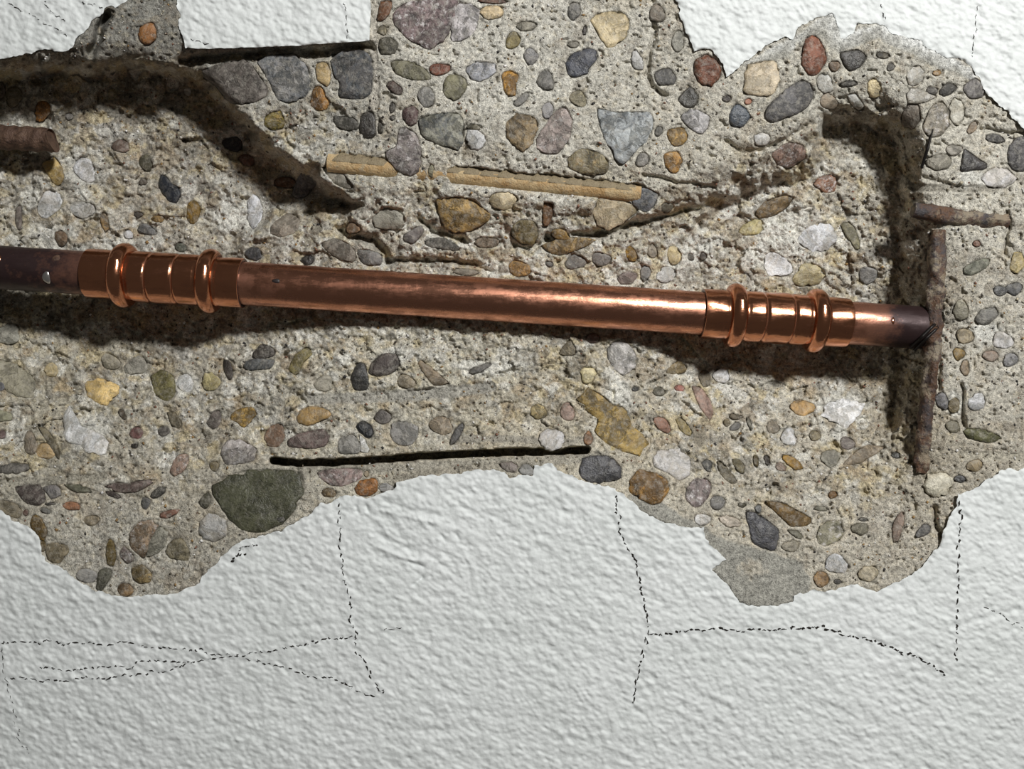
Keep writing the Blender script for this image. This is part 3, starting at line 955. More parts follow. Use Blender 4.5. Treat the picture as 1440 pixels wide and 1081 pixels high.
J|-227,529 -180,475 -54,439 216,443 241,540 209,612 144,702 36,749 -36,749 -108,709 -173,630|86,87,66|dark|0.5|largest dark green stone left of the slot
J|310,440 420,430 540,430 535,475 440,515 370,510 325,470|150,120,113|spec|0.5
J|c 370 550 40 22 0|122,100,64|plain
J|c 125 685 20 16 0|92,90,80|plain
J|500,525 530,490 600,475 620,510 600,555 550,570 510,555|168,108,46|plain|1.2|orange stone below the slot
J|c 560 455 15 15 0|172,154,124|plain
J|c 660 525 40 22 0|165,164,160|plain|0.3
J|1225,405 1290,395 1330,420 1310,445 1270,440|146,130,120|plain
J|c 1370 435 42 28 0|156,155,150|plain
I|325,160 350,110 385,140 410,210 500,250 550,290 530,360 440,355 410,310 330,290|212,211,207|quartz|0.8|white quartz stone lower left
I|185,200 240,230 285,300 310,370 290,380 250,310|126,116,90|plain|1.2
I|c 155 300 33 62 0|146,133,114|plain
I|c 230 340 45 42 0|176,149,104|quartz
I|c 690 248 32 32 0|132,78,72|plain|1.2
I|595,140 615,120 640,160 635,190|96,84,68|plain
I|845,130 890,150 920,195 910,225 870,210|130,119,94|plain
I|c 828 238 26 30 0|100,92,84|plain
I|c 680 312 17 14 20|46,40,36|dark
I|1160,170 1200,130 1270,115 1300,150 1240,220 1200,195|168,134,62|rust
I|1045,200 1080,140 1115,130 1120,190 1080,230|126,112,102|plain
I|860,440 890,370 930,350 960,370 940,430 880,470|156,129,112|spec
I|1115,350 1150,285 1220,280 1300,330 1280,390 1150,410|166,156,150|spec|0.6
I|c 1085 415 26 24 0|156,139,98|plain
I|1010,700 1070,650 1140,690 1150,760 1080,800 1020,770|172,171,167|quartz
I|1005,600 1050,545 1070,590 1040,635|90,87,70|plain
I|75,520 200,510 235,580 200,615 130,600|92,77,70|plain|0.9
I|220,520 290,510 310,560 260,580|140,134,132|plain
I|320,510 350,505 480,535 480,545 380,545|106,105,85|plain|1.0
I|525,520 610,525 700,490 790,480 770,505 690,545 620,550|132,106,96|plain|0.8
I|530,540 580,545 615,575 600,580 545,560|90,72,64|plain
I|755,565 800,520 845,520 835,550 780,580|76,73,63|plain
I|c 737 600 26 30 0|100,99,97|plain
I|315,610 350,595 405,605 400,635 340,635|174,120,84|plain
I|c 255 605 35 7 -8|70,66,60|plain
I|c 230 640 30 14 15|120,119,110|plain
I|790,665 850,640 910,635 890,660 840,680|148,104,84|plain
I|150,690 175,660 210,680 240,750 225,790 190,780 160,730|118,92,40|plain|1.0
I|c 215 820 20 30 0|112,92,48|plain
I|c 285 850 64 48 0|156,142,112|plain|0.6
I|c 465 690 44 24 0|170,154,124|plain
I|535,850 550,785 575,800 588,870 575,925 545,915|130,108,52|plain|0.8
I|655,760 700,700 770,690 800,720 760,800 730,885 690,850 660,820|148,124,98|spec|0.5
I|800,720 850,750 830,830 745,880 750,810|156,153,137|plain|0.4
I|835,840 870,790 920,780 960,850 950,890 860,880|142,132,104|plain
I|605,860 625,820 670,860 680,890 640,910|142,120,110|spec
I|490,1010 500,940 560,935 565,970 510,1050 485,1035|106,105,90|plain|1.2
I|665,930 720,915 770,960 760,1000 710,1010 675,990|152,130,84|rust
I|c 635 1040 38 38 0|136,109,74|rust
I|c 440 970 54 38 0|156,153,146|plain|0.4
I|c 10 255 20 24 0|118,84,80|plain
I|-20,430 60,400 140,405 140,440 -20,450|116,110,100|plain
I|-20,590 60,595 115,640 90,680 -20,630|136,126,104|plain
I|c 130 650 13 18 0|128,96,84|plain
I|-20,130 60,150 60,180 -20,190|156,155,126|plain"""


def smooth_poly(P, k=4):
    P = np.asarray(P, float)
    n = len(P)
    out = []
    for i in range(n):
        p0, p1, p2, p3 = P[i - 1], P[i], P[(i + 1) % n], P[(i + 2) % n]
        for j in range(k):
            t = j / k
            out.append(0.5 * (2 * p1 + (p2 - p0) * t * 0.55 + (2 * p0 - 5 * p1 + 4 * p2 - p3) * t * t * 0.55 + 0.45 * 2 * (p2 - p1) * t
                              + (-p0 + 3 * p1 - 3 * p2 + p3) * t ** 3 * 0.55))
    return np.array(out)


def samp(G, u, v):
    i = np.clip(np.searchsorted(V1, v), 1, NV - 1)
    j = np.clip(np.searchsorted(U1, u), 1, NU - 1)
    return G[i, j]


# smoothed seat level for the stones
def blur(G, r):
    K = np.ones(2 * r + 1) / (2 * r + 1)
    for ax in (0, 1):
        P = np.pad(G, [(r, r) if a == ax else (0, 0) for a in (0, 1)], mode='edge')
        c = np.cumsum(np.insert(P, 0, 0, axis=ax), axis=ax)
        G = (np.take(c, range(2 * r + 1, P.shape[ax] + 1), axis=ax) - np.take(c, range(0, P.shape[ax] - 2 * r), axis=ax)) / (2 * r + 1)
    return G


SEAT = blur(BASE, 5)
pebbles = []
for row in PEB.split('\n'):
    f = row.split('|')
    ou, ov = ORG[f[0]]
    if f[1].startswith('c '):
        cx, cy, rx, ry, an = (float(q) for q in f[1][2:].split())
        N = 14
        th = np.arange(N) / N * 2 * np.pi
        ph = random.random() * 6.28
        rr = 1 + 0.09 * np.sin(2 * th + ph) + 0.07 * np.sin(3 * th + 2.1 * ph) + 0.05 * np.array([random.uniform(-1, 1) for _ in th])
        ca, sa = math.cos(math.radians(an)), math.sin(math.radians(an))
        ex, ey = rx * rr * np.cos(th), ry * rr * np.sin(th)
        P = np.stack([cx + ex * ca - ey * sa, cy + ex * sa + ey * ca], 1)
    else:
        P = np.array([[float(q) for q in w.split(',')] for w in f[1].split()])
    P = P / 3.6 + np.array([ou, ov])
    pebbles.append([P, [float(q) for q in f[2].split(',')], f[3], float(f[4]) if len(f) > 4 and f[4] else 0.8, f[5] if len(f) > 5 else None])
N_TRACED = len(pebbles)
# a few more small ones in the gaps, up to 300
occ = np.zeros(U.shape, bool)


def star(P):
    Q = smooth_poly(P)
    c0 = P.mean(0)
    a = np.arctan2(Q[:, 1] - c0[1], Q[:, 0] - c0[0])
    r = np.hypot(Q[:, 1] - c0[1], Q[:, 0] - c0[0])
    o = np.argsort(a)
    return c0, a[o], r[o]


def win_of(c0, R):
    i0, i1 = np.searchsorted(V1, [c0[1] - R, c0[1] + R])
    j0, j1 = np.searchsorted(U1, [c0[0] - R, c0[0] + R])
    return slice(i0, i1), slice(j0, j1)


def rad(c0, a, r, uu, vv):
    th = np.arctan2(vv - c0[1], uu - c0[0])
    d = np.hypot(uu - c0[0], vv - c0[1])
    return d, np.interp(th, a, r, period=2 * np.pi)


for p in pebbles:
    c0, a, r = star(p[0])
    w = win_of(c0, r.max() + 10)
    d, rt = rad(c0, a, r, U[w], V[w])
    occ[w] |= d < rt + 5
pal = [((110, 104, 92), 'plain'), ((150, 138, 112), 'plain'), ((92, 80, 66), 'plain'), ((166, 132, 78), 'rust'), ((196, 194, 190), 'quartz'),
       ((124, 92, 78), 'plain'), ((80, 80, 82), 'dark'), ((134, 128, 100), 'plain')]
tries = 0
while len(pebbles) < 300 and tries < 9000:
    tries += 1
    cu_, cv_ = random.uniform(5, 1435), random.uniform(5, 845)
    if samp(SD, cu_, cv_) < 12 or samp(occ, cu_, cv_) or samp(skin, cu_, cv_) > -8:
        continue
    rx = random.uniform(4.0, 8.5)
    w = win_of((cu_, cv_), rx + 5)
    if occ[w].any():
        continue
    occ[w] = True
    th = np.arange(10) / 10 * 2 * np.pi
    an = random.random() * 3.14
    e = random.uniform(0.5, 0.95)
    ex = rx * np.cos(th) * np.array([random.uniform(0.85, 1.1) for _ in th])
    ey = rx * e * np.sin(th) * np.array([random.uniform(0.85, 1.1) for _ in th])
    P = np.stack([cu_ + ex * math.cos(an) - ey * math.sin(an), cv_ + ex * math.sin(an) + ey * math.cos(an)], 1)
    cc, kk = random.choice(pal)
    pebbles.append([P, [q * random.uniform(0.92, 1.06) for q in cc], kk, 0.9, None])

# the ribbed bar lies open along two stretches
for pl in ([(478, 230.5), (546, 237.5)], [(644, 247), (896, 272)]):
    dd = np.full(U.shape, 99.0)
    dd[win] = line_dist(wu[win], wv[win], pl)
    w = 1 - sstep(12.0, 15.5, dd)
    H = np.maximum(H, H * (1 - w) + 33 * w)
    away = sstep(10, 20, dd) * (1 - sstep(24, 40, dd))
    H = H * (1 - 0.6 * away) + np.minimum(H, 24) * 0.6 * away

# seat each stone in the mortar: recess under it and a fine joint round it
for p in pebbles:
    c0, a, r = star(p[0])
    p.append((c0, a, r))
    w = win_of(c0, r.max() + 12)
    d, rt = rad(c0, a, r, U[w], V[w])
    e = d - rt
    hw = H[w]
    lvl = SEAT[w]
    inside = 1 - sstep(-1.0, 0.6, e)
    tgt = np.maximum(hw, lvl + 3.0)
    hw = hw * (1 - inside) + (tgt + 2.5) * inside
    joint = np.exp(-((e - 0.6) / 1.3) ** 2)
    hw = hw + 1.0 * joint
    # keep the mortar beside the stone near the seat level
    near = (1 - sstep(0.5, 7, e)) * (1 - inside) * 0.6
    hw = hw * (1 - near) + np.minimum(hw, lvl + 1.5) * near
    H[w] = hw

# ------------------------------------------------------------------ wall_back: the concrete
under = SD < 0
H = np.where(under, np.maximum(TH + 1.5, np.minimum(H, TH + 6)), H)
idx = np.arange(NV * NU).reshape(NV, NU)
quads = np.stack([idx[:-1, :-1], idx[1:, :-1], idx[1:, 1:], idx[:-1, 1:]], -1).reshape(-1, 4)
sdq = np.maximum.reduce([SD.ravel()[quads[:, k]] for k in range(4)])


def grid_mesh(name, Um, Vm, D, keep, smooth=True):
    q = quads[keep]
    used = np.unique(q)
    remap = np.full(NV * NU, -1)
    remap[used] = np.arange(len(used))
    x, y, z = world_pt(Um.ravel()[used], Vm.ravel()[used], D.ravel()[used])
    return np.stack([x, y, z], 1), remap[q], used


vts, q, used = grid_mesh('wall_back', U, V, H, sdq > -12)
me = mesh_np('wall_back', vts, q)
color_attr(me, TINT.reshape(-1, 3)[used])
wall = link('wall_back', me, M_CONC)
tag(wall, 'broken-out grey concrete wall showing gravel stones behind a copper pipe', 'wall', kind='structure')

# ------------------------------------------------------------------ plaster coat
lump = 1.15 * fbm((U + 0.5 * V) / 15, (V - 0.5 * U) / 9.5, 81, 2, 0.6) + 0.7 * vnoise((U + 0.4 * V) / 6.0, (V - 0.4 * U) / 4.4, 84) + 0.25 * vnoise(U / 3, V / 3, 85) + 1.6 * vnoise(U / 75, V / 75, 86)
gs = np.maximum(np.gradient(U1)[None, :], np.gradient(V1)[:, None])
lump = lump * np.clip((9 - gs) / 6, 0, 1)
PD = lump.copy()
# trowel drags and scuffs
for pl, hw, dep in (([(535, 755), (575, 772), (610, 785)], 4, 2.2), ([(533, 770), (570, 785), (598, 790)], 3, -2.0), ([(540, 705), (580, 718), (625, 726)], 3.5, 2.0),
                    ([(538, 718), (580, 728), (615, 735)], 3, -1.5), ([(575, 790), (596, 797)], 2, 2.5), ([(1340, 880), (1385, 868), (1430, 858)], 5, 1.6),
                    ([(500, 712), (503, 718)], 3, 3), ([(515, 712), (517, 718)], 2.5, 3), ([(620, 753), (626, 760)], 3, 3), ([(640, 750), (645, 757)], 3, 2.5), ([(582, 822), (594, 812)], 2.5, 3),
                    ([(780, 715), (800, 722)], 5, 2), ([(540, 1030), (640, 1026)], 6, 1.5), ([(700, 900), (760, 905)], 8, 1.2)):
    dd = np.full(U.shape, 99.0)
    w_ = (abs(U - pl[0][0]) < 150) & (abs(V - pl[0][1]) < 90)
    dd[w_] = line_dist(U[w_], V[w_], pl)
    PD = PD + dep * np.exp(-(dd / hw) ** 2)
dist_in = np.maximum(-SD, 0)
PD = PD * np.clip(dist_in / 5 + 0.35, 0, 1) + 1.4 * np.exp(-dist_in / 3.0) * (1 + vnoise(U / 6, V / 6, 88))
gv, gu = np.gradient(SD, V1, U1)
gl = np.sqrt(gu ** 2 + gv ** 2) + 1e-6
out = SD > 0
near = out & (SD < 3.2 * STEP)
Um = np.where(near, U - gu / gl ** 2 * SD, U)
Vm = np.where(near, V - gv / gl ** 2 * SD, V)
okv = (SD <= 0) | (SD < 1.15 * STEP)
okq = np.all(okv.ravel()[quads], axis=1) & (np.minimum.reduce([SD.ravel()[quads[:, k]] for k in range(4)]) <= 0)
vts, q, used = grid_mesh('plaster_coat', Um, Vm, PD, okq)
e = np.concatenate([q[:, [0, 1]], q[:, [1, 2]], q[:, [2, 3]], q[:, [3, 0]]])
key = np.minimum(e[:, 0], e[:, 1]).astype(np.int64) * 10 ** 7 + np.maximum(e[:, 0], e[:, 1])
_, first, cnt = np.unique(key, return_index=True, return_counts=True)
be = e[first[cnt == 1]]
bv = np.unique(be)
uu, vv_, pd = Um.ravel()[used], Vm.ravel()[used], PD.ravel()[used]
th = TH.ravel()[used]
r2 = np.full(len(vts), -1)
r2[bv] = np.arange(len(bv))
ft = np.stack(world_pt(uu[bv], vv_[bv], pd[bv]), 1)
jit = rng.uniform(-0.8, 0.8, (2, len(bv)))
fm = np.stack(world_pt(uu[bv] + jit[0], vv_[bv] + jit[1], pd[bv] * 0.4 + th[bv] * 0.6), 1)
bk = np.stack(world_pt(uu[bv], vv_[bv], th[bv] + 1.0), 1)
nb = len(bv)
a_, b_ = r2[be[:, 1]], r2[be[:, 0]]
sq = np.concatenate([np.stack([a_, b_, b_ + nb, a_ + nb], 1), np.stack([a_ + nb, b_ + nb, b_ + 2 * nb, a_ + 2 * nb], 1)])
me = mesh_np('plaster_coat', vts, q)
plaster = link('plaster_coat', me, M_PLAST, wall)
plaster['label'] = 'white stippled plaster coat round the broken-out concrete'
me = mesh_np('plaster_edge', np.concatenate([ft, fm, bk]), sq)
pe = link('plaster_edge', me, M_PBODY, plaster)

# hairline cracks: near-black strips on the plaster, their shade painted in
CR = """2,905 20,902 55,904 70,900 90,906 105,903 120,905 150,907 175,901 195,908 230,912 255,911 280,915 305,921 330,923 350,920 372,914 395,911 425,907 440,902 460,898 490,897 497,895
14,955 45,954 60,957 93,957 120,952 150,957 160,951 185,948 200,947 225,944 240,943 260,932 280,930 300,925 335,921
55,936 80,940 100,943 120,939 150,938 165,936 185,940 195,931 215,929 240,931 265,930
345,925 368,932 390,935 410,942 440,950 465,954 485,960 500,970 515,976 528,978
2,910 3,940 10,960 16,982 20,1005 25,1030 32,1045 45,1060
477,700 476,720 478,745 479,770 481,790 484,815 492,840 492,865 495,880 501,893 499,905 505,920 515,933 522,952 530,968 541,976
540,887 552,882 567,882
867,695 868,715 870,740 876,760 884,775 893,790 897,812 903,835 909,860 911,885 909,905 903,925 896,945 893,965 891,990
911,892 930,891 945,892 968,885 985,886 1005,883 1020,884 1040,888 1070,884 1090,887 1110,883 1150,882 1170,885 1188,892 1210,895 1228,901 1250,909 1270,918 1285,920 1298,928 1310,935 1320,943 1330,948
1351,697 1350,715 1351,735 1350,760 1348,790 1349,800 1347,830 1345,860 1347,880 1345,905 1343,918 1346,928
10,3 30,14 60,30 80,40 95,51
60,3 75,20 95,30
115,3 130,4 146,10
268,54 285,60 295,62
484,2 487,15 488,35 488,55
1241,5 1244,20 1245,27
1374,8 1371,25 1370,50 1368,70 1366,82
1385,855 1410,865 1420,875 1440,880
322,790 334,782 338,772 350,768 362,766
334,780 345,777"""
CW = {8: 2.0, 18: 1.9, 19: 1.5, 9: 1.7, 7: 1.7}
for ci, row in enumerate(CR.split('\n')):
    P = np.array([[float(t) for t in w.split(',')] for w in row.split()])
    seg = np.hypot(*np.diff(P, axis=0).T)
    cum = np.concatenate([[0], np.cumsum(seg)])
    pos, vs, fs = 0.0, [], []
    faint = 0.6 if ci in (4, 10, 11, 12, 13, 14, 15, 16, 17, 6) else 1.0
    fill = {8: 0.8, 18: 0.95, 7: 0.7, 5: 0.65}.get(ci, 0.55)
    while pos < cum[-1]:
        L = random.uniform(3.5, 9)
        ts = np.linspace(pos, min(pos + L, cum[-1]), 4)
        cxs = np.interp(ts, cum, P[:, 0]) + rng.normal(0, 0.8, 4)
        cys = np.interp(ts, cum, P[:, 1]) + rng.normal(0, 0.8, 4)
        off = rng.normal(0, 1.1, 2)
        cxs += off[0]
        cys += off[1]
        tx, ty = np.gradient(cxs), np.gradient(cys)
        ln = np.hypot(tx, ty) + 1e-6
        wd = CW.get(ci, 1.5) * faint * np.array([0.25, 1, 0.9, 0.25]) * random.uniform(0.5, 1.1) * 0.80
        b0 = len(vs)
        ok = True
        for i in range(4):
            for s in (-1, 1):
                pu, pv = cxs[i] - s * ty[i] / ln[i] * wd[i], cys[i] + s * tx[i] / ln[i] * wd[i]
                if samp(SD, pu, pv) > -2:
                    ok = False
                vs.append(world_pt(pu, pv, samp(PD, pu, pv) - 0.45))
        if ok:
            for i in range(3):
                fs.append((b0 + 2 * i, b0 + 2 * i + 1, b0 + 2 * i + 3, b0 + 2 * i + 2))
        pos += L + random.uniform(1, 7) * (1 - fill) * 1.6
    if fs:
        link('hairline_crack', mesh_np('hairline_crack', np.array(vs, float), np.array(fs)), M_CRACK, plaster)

# ------------------------------------------------------------------ build the pebbles
RN = [0.0, 0.34, 0.62, 0.82, 0.94, 1.0]
for P, colr, kind, bulge, lab, (c0, a, r) in pebbles:
    rm = r.mean()
    n = int(np.clip(rm * 1.5, 10, 34))
    th = np.arange(n) / n * 2 * np.pi - np.pi
    rt = np.interp(th, a, r, period=2 * np.pi)
    jag = 0.055 if kind == 'quartz' else 0.04
    rt = rt * (1 + jag * rng.standard_normal(n) + 0.05 * np.sin(3 * th + rng.uniform(0, 6)) * (len(P) > 12))
    prot = bulge * (0.8 + 0.085 * min(rm, 22))
    seat0 = float(samp(SEAT, c0[0], c0[1]))
    tilt = rng.normal(0, 0.04, 2)
    f1, f2 = rng.uniform(2, 5, 2) / max(rm, 6)
    p1, p2 = rng.uniform(0, 6.28, 2)
    us, vs, ds = [c0[0]], [c0[1]], []
    for rr in RN[1:]:
        us += list(c0[0] + rt * rr * np.cos(th))
        vs += list(c0[1] + rt * rr * np.sin(th))
    us, vs = np.array(us), np.array(vs)
    rn = np.concatenate([[0.0]] + [np.full(n, rr) for rr in RN[1:]])
    ang = kind in ('dark', 'vein')
    wob = (0.5 if not ang else 1.0) * 0.05 * rm * (np.sin(us * f1 + p1) * np.cos(vs * f2 + p2))
    seat = samp(SEAT, us, vs) * 0.75 + 0.25 * seat0
    pw = 2.6 if bulge > 0.85 else 6.0
    ds = seat - prot * np.sqrt(np.clip(1 - rn ** pw, 0, 1)) + wob * (1 - rn ** 4) + tilt[0] * (us - c0[0]) * (1 - rn ** 3) + tilt[1] * (vs - c0[1]) * (1 - rn ** 3) + 0.6 * rn ** 6
    # hidden back of the stone
    bd = seat0 + max(0.5 * rm, 4) + 3
    ub = np.concatenate([us[-n:], c0[0] + 0.6 * rt * np.cos(th), [c0[0]]])
    vb = np.concatenate([vs[-n:], c0[1] + 0.6 * rt * np.sin(th), [c0[1]]])
    db = np.concatenate([ds[-n:] + 0.35 * rm + 3, np.maximum(np.full(n, bd), ds[-n:] + 0.5 * rm + 4), [max(bd, ds.max() + 0.6 * rm + 5)]])
    x, y, z = world_pt(np.concatenate([us, ub]), np.concatenate([vs, vb]), np.concatenate([ds, db]))
    vt = np.stack([x, y, z], 1)
    org = vt[0].copy()
    k = np.arange(n)
    k1 = (k + 1) % n
    tris = np.concatenate([np.stack([np.zeros(n, int), 1 + k1, 1 + k], 1)])
    qd = []
    starts = [1 + n * i for i in range(len(RN))] + [1 + n * len(RN)]
    rings = len(RN) - 1 + 2
    for i in range(rings - 1):
        s0, s1 = 1 + n * i, 1 + n * (i + 1)
        qd.append(np.stack([s0 + k, s0 + k1, s1 + k1, s1 + k], 1))
    last = 1 + n * (rings - 1)
    tris = np.concatenate([tris, np.stack([last + k, last + k1, np.full(n, last + n)], 1)])
    me = mesh_np('pebble', vt - org, np.concatenate(qd), tris, smooth=not ang or rm > 10)
    o = link('pebble', me, PM[kind], wall, org)
    g = 1.0
    cl = np.asarray(colr, float)
    sat = 0.88 if cl[1] >= cl[2] + 12 else 0.6
    if kind == 'quartz' and cl.mean() > 178 and cl[0] - cl[2] < 24:
        sat, cl = 0.5, cl + np.array([-3, 0, 4])
    cl = cl.mean() + (cl - cl.mean()) * sat
    o.color = (*[float(t) for t in lin(cl * (0.90 if kind != 'quartz' else 1.04), g)], 1)
    if lab:
        o['label'] = lab

# fine grit: sand grains proud of the mortar, too many to count
oct_v = np.array([(1, 0, 0), (-1, 0, 0), (0, 1, 0), (0, -1, 0), (0, 0, 1), (0, 0, -1)], float)
oct_f = np.array([(0, 2, 4), (2, 1, 4), (1, 3, 4), (3, 0, 4), (2, 0, 5), (1, 2, 5), (3, 1, 5), (0, 3, 5)])
gv_, gf_, gc_ = [], [], []
gp = [(70, 64, 56), (92, 84, 72), (120, 110, 92), (210, 208, 202), (224, 222, 218), (150, 120, 76), (128, 92, 74), (52, 50, 50), (164, 156, 138), (190, 182, 164), (182, 172, 150)]
cnt_ = 0
cand_u = rng.uniform(-30, 1470, 40000)
cand_v = rng.uniform(-30, 860, 40000)
oks = (samp(SD, cand_u, cand_v) > 5) & ~samp(occ, cand_u, cand_v) & (samp(skin, cand_u, cand_v) < -6)
cand_u, cand_v = cand_u[oks][:9000], cand_v[oks][:9000]
for gu_, gv0 in zip(cand_u, cand_v):
    rr = 0.7 + 1.9 * rng.random() ** 2.2
    hh = float(samp(H, gu_, gv0)) - 0.15 * rr
    cx, cy, cz = world_pt(gu_, gv0, hh)
    R = rng.standard_normal((3, 3)) * 0.25 + np.eye(3)
    gf_.append(oct_f + 6 * cnt_)
    gv_.append((oct_v @ R) * rr * S * np.array([1, 0.7, 1]) + np.array([cx, cy, cz]))
    gc_.append(np.repeat(lin(gp[rng.integers(len(gp))])[None] * rng.uniform(0.8, 1.15), 6, 0))
    cnt_ += 1
me = mesh_np('sand_grit', np.concatenate(gv_), None, np.concatenate(gf_), smooth=True)
color_attr(me, np.concatenate(gc_))
o = link('sand_grit', me, M_GRIT, wall)
o['kind'] = 'stuff'

# ------------------------------------------------------------------ copper pipe run with two press couplings
AD = 25.0            # depth of the pipe axis
def axis_v(u):
    return 382.5 + (u - 100) * 0.0654


PA = Vector([float(t) for t in world_pt(100, axis_v(100), AD)])
PB = Vector([float(t) for t in world_pt(1235, axis_v(1235), AD + 9)])
XD = (PB - PA).normalized()
FD = Vector((0, -1, 0))
FD = (FD - XD * FD.dot(XD)).normalized()
UD = FD.cross(XD)
if UD.z < 0:
    UD = -UD
KS = S * (1 + AD / DC)


def at_u(u):
    # the left end turns back into the wall
    return PA + (PB - PA) * ((u - 100) / 1135.0) + Vector((0, 0.016 * S * max(0.0, 6 - u) ** 2, 0))


def lathe(name, prof, mat, parent, seg=56, tarn=lambda u: 0.0, dents=0.0, mod=None, caps=True):
    """prof: list of (u, radius px)"""
    vs, tr = [], []
    for (pu, pr) in prof:
        c = at_u(pu)
        for k in range(seg):
            t = 2 * math.pi * k / seg
            r = pr
            if mod:
                r += mod(pu, t)
            if dents:
                r += dents * float(vnoise(np.array(pu / 22.0), np.array(t * 2.2), 91))
            w = c + (FD * math.cos(t) + UD * math.sin(t)) * (r * KS)
            vs.append(tuple(w))
            tr.append(tarn(pu))
    n = len(prof)
    qs = []
    for i in range(n - 1):
        for k in range(seg):
            k1 = (k + 1) % seg
            qs.append((i * seg + k, i * seg + k1, (i + 1) * seg + k1, (i + 1) * seg + k))
    ts = []
    if caps:
        for i, pu in ((0, prof[0][0]), (n - 1, prof[-1][0])):
            vs.append(tuple(at_u(pu)))
            tr.append(tarn(pu))
            ci = len(vs) - 1
            for k in range(seg):
                k1 = (k + 1) % seg
                ts.append((ci, i * seg + k1, i * seg + k) if i == 0 else (ci, i * seg + k, i * seg + k1))
    V_ = np.array(vs)
    org = V_.mean(0)
    par = parent
    base = Vector((0, 0, 0))
    while par is not None:
        base += par.location
        par = par.parent
    me = mesh_np(name, V_ - org, np.array(qs), np.array(ts) if ts else None)
    a_ = me.attributes.new('tarnish', 'FLOAT', 'POINT')
    a_.data.foreach_set('value', np.array(tr, np.float32))
    me.set_sharp_from_angle(angle=math.radians(38))
    return link(name, me, mat, parent, Vector(org) - base)


run = bpy.data.objects.new('copper_pipe', None)
COL.objects.link(run)
run.location = at_u(660)
tag(run, 'copper water pipe with two press couplings running across the broken-out concrete', 'pipe')


def us(a, b, step):
    return list(np.arange(a, b, step)) + [b]


lathe('pipe_section', [(u, 30.5) for u in us(-75, 150, 5)], M_PIPE, run, tarn=lambda u: 1.1 - 0.35 * min(max(u / 140, 0), 1), dents=0.45)['label'] = 'sooty dark pipe end'
lathe('pipe_section', [(u, 30.5) for u in us(320, 1005, 6)], M_PIPE, run, tarn=lambda u: 0.30 * max(0, 1 - (u - 330) / 130) if u < 500 else 0.0, dents=0.22)
lathe('pipe_section', [(u, 30.3) for u in us(1170, 1306, 5)], M_PIPE, run, tarn=lambda u: min(max((u - 1190) / 85, 0), 1) * 1.0 + 0.2, dents=0.4)['label'] = 'heat-blackened pipe end by the upright bar'


def coupling(u0, u1, b0, b1, g0, g1):
    def groove(u, t):
        # press marks pinched in on the side that faces out and down
        s = 0.0
        for g in (g0, g1):
            s -= 2.2 * math.exp(-((u - g) / 1.8) ** 2) * (0.5 + 0.65 * (0.5 - 0.5 * math.sin(t - 0.3)))
        # six soft press flats either side of the beads
        for b in (b0, b1):
            s -= 0.55 * math.exp(-((abs(u - b) - 13) / 6.5) ** 2) * (0.5 - 0.5 * math.cos(6 * t))
        return s
    prof = [(u0 + 0.2, 31.0), (u0, 33.6), (u0 + 0.8, 34.7)] + [(u, 35.0) for u in us(u0 + 4, b0 - 15, 4)]
    prof += [(b0 - 13.5, 34.6), (b0 - 11, 35.5), (b0, 38), (b0 + 11, 35.5), (b0 + 13.5, 35)]
    prof += [(u, 36.0) for u in us(b0 + 16, b1 - 16, 1.5)]
    prof += [(b1 - 13.5, 35), (b1 - 11, 35.5), (b1, 38), (b1 + 11, 35.5), (b1 + 13.5, 34.6)]
    prof += [(u, 35.0) for u in us(b1 + 15, u1 - 4, 4)] + [(u1 - 0.8, 34.7), (u1, 33.6), (u1 - 0.2, 31.0)]
    body = lathe('press_coupling', prof, M_FIT, run, mod=groove, caps=False, dents=0.5, tarn=lambda u: 1.0 if min(u - u0, u1 - u) < 0.6 else (0.6 if min(abs(u - g0), abs(u - g1)) < 1.0 else 0.0))
    for b in (b0, b1):
        bp = []
        for i in range(17):
            t = math.pi * i / 16
            bp.append((b - 11.2 * math.cos(t), 35.0 + 10.3 * math.sin(t) ** 0.85))

        def seam(u, t, b=b):
            d = (t - 0.42 + math.pi) % (2 * math.pi) - math.pi
            return 1.3 * math.exp(-(d / 0.045) ** 2) * math.exp(-((u - b) / 9) ** 2) - 0.5 * math.cos(6 * t) * 0.5 * math.exp(-((u - b) / 8) ** 2)
        lathe('bead', bp, M_FIT, body, seg=96, mod=seam, caps=False)
    return body


coupling(125, 342, 175, 295, 214, 251)
coupling(985, 1190, 1031, 1145, 1070, 1109)


def blob(name, u, t, ru, rt, h, mat, label=None):
    """flattened drop on the pipe surface; t = angle from straight out, up positive"""
    vs, fs, n = [], [], 12
    R0 = 30.4

    def pt(du, dt, hh):
        a_ = t + dt / R0
        return at_u(u + du) + (FD * math.cos(a_) + UD * math.sin(a_)) * ((R0 + hh) * KS)
    vs.append(tuple(pt(0, 0, h)))
    for rr, hh in ((0.55, 0.8 * h), (0.9, 0.3 * h), (1.0, -0.8)):
        for k in range(n):
            q_ = 2 * math.pi * k / n
            w_ = 1 + 0.12 * math.sin(3 * q_ + u)
            vs.append(tuple(pt(ru * rr * w_ * math.cos(q_), rt * rr * w_ * math.sin(q_), hh)))
    ts = [(0, 1 + k, 1 + (k + 1) % n) for k in range(n)] + [(1 + 2 * n + (k + 1) % n, 1 + 2 * n + k, 1 + 3 * n) for k in range(n)]
    vs.append(tuple(pt(0, 0, -1.2)))
    qs = []
    for i in range(2):
        for k in range(n):
            k1 = (k + 1) % n
            qs.append((1 + i * n + k, 1 + (i + 1) * n + k, 1 + (i + 1) * n + k1, 1 + i * n + k1))
    V_ = np.array(vs)
    org = V_.mean(0)
    o = link(name, mesh_np(name, V_ - org, np.array(qs), np.array(ts)), mat, run, Vector(org) - run.location)
    if label:
        o['label'] = label


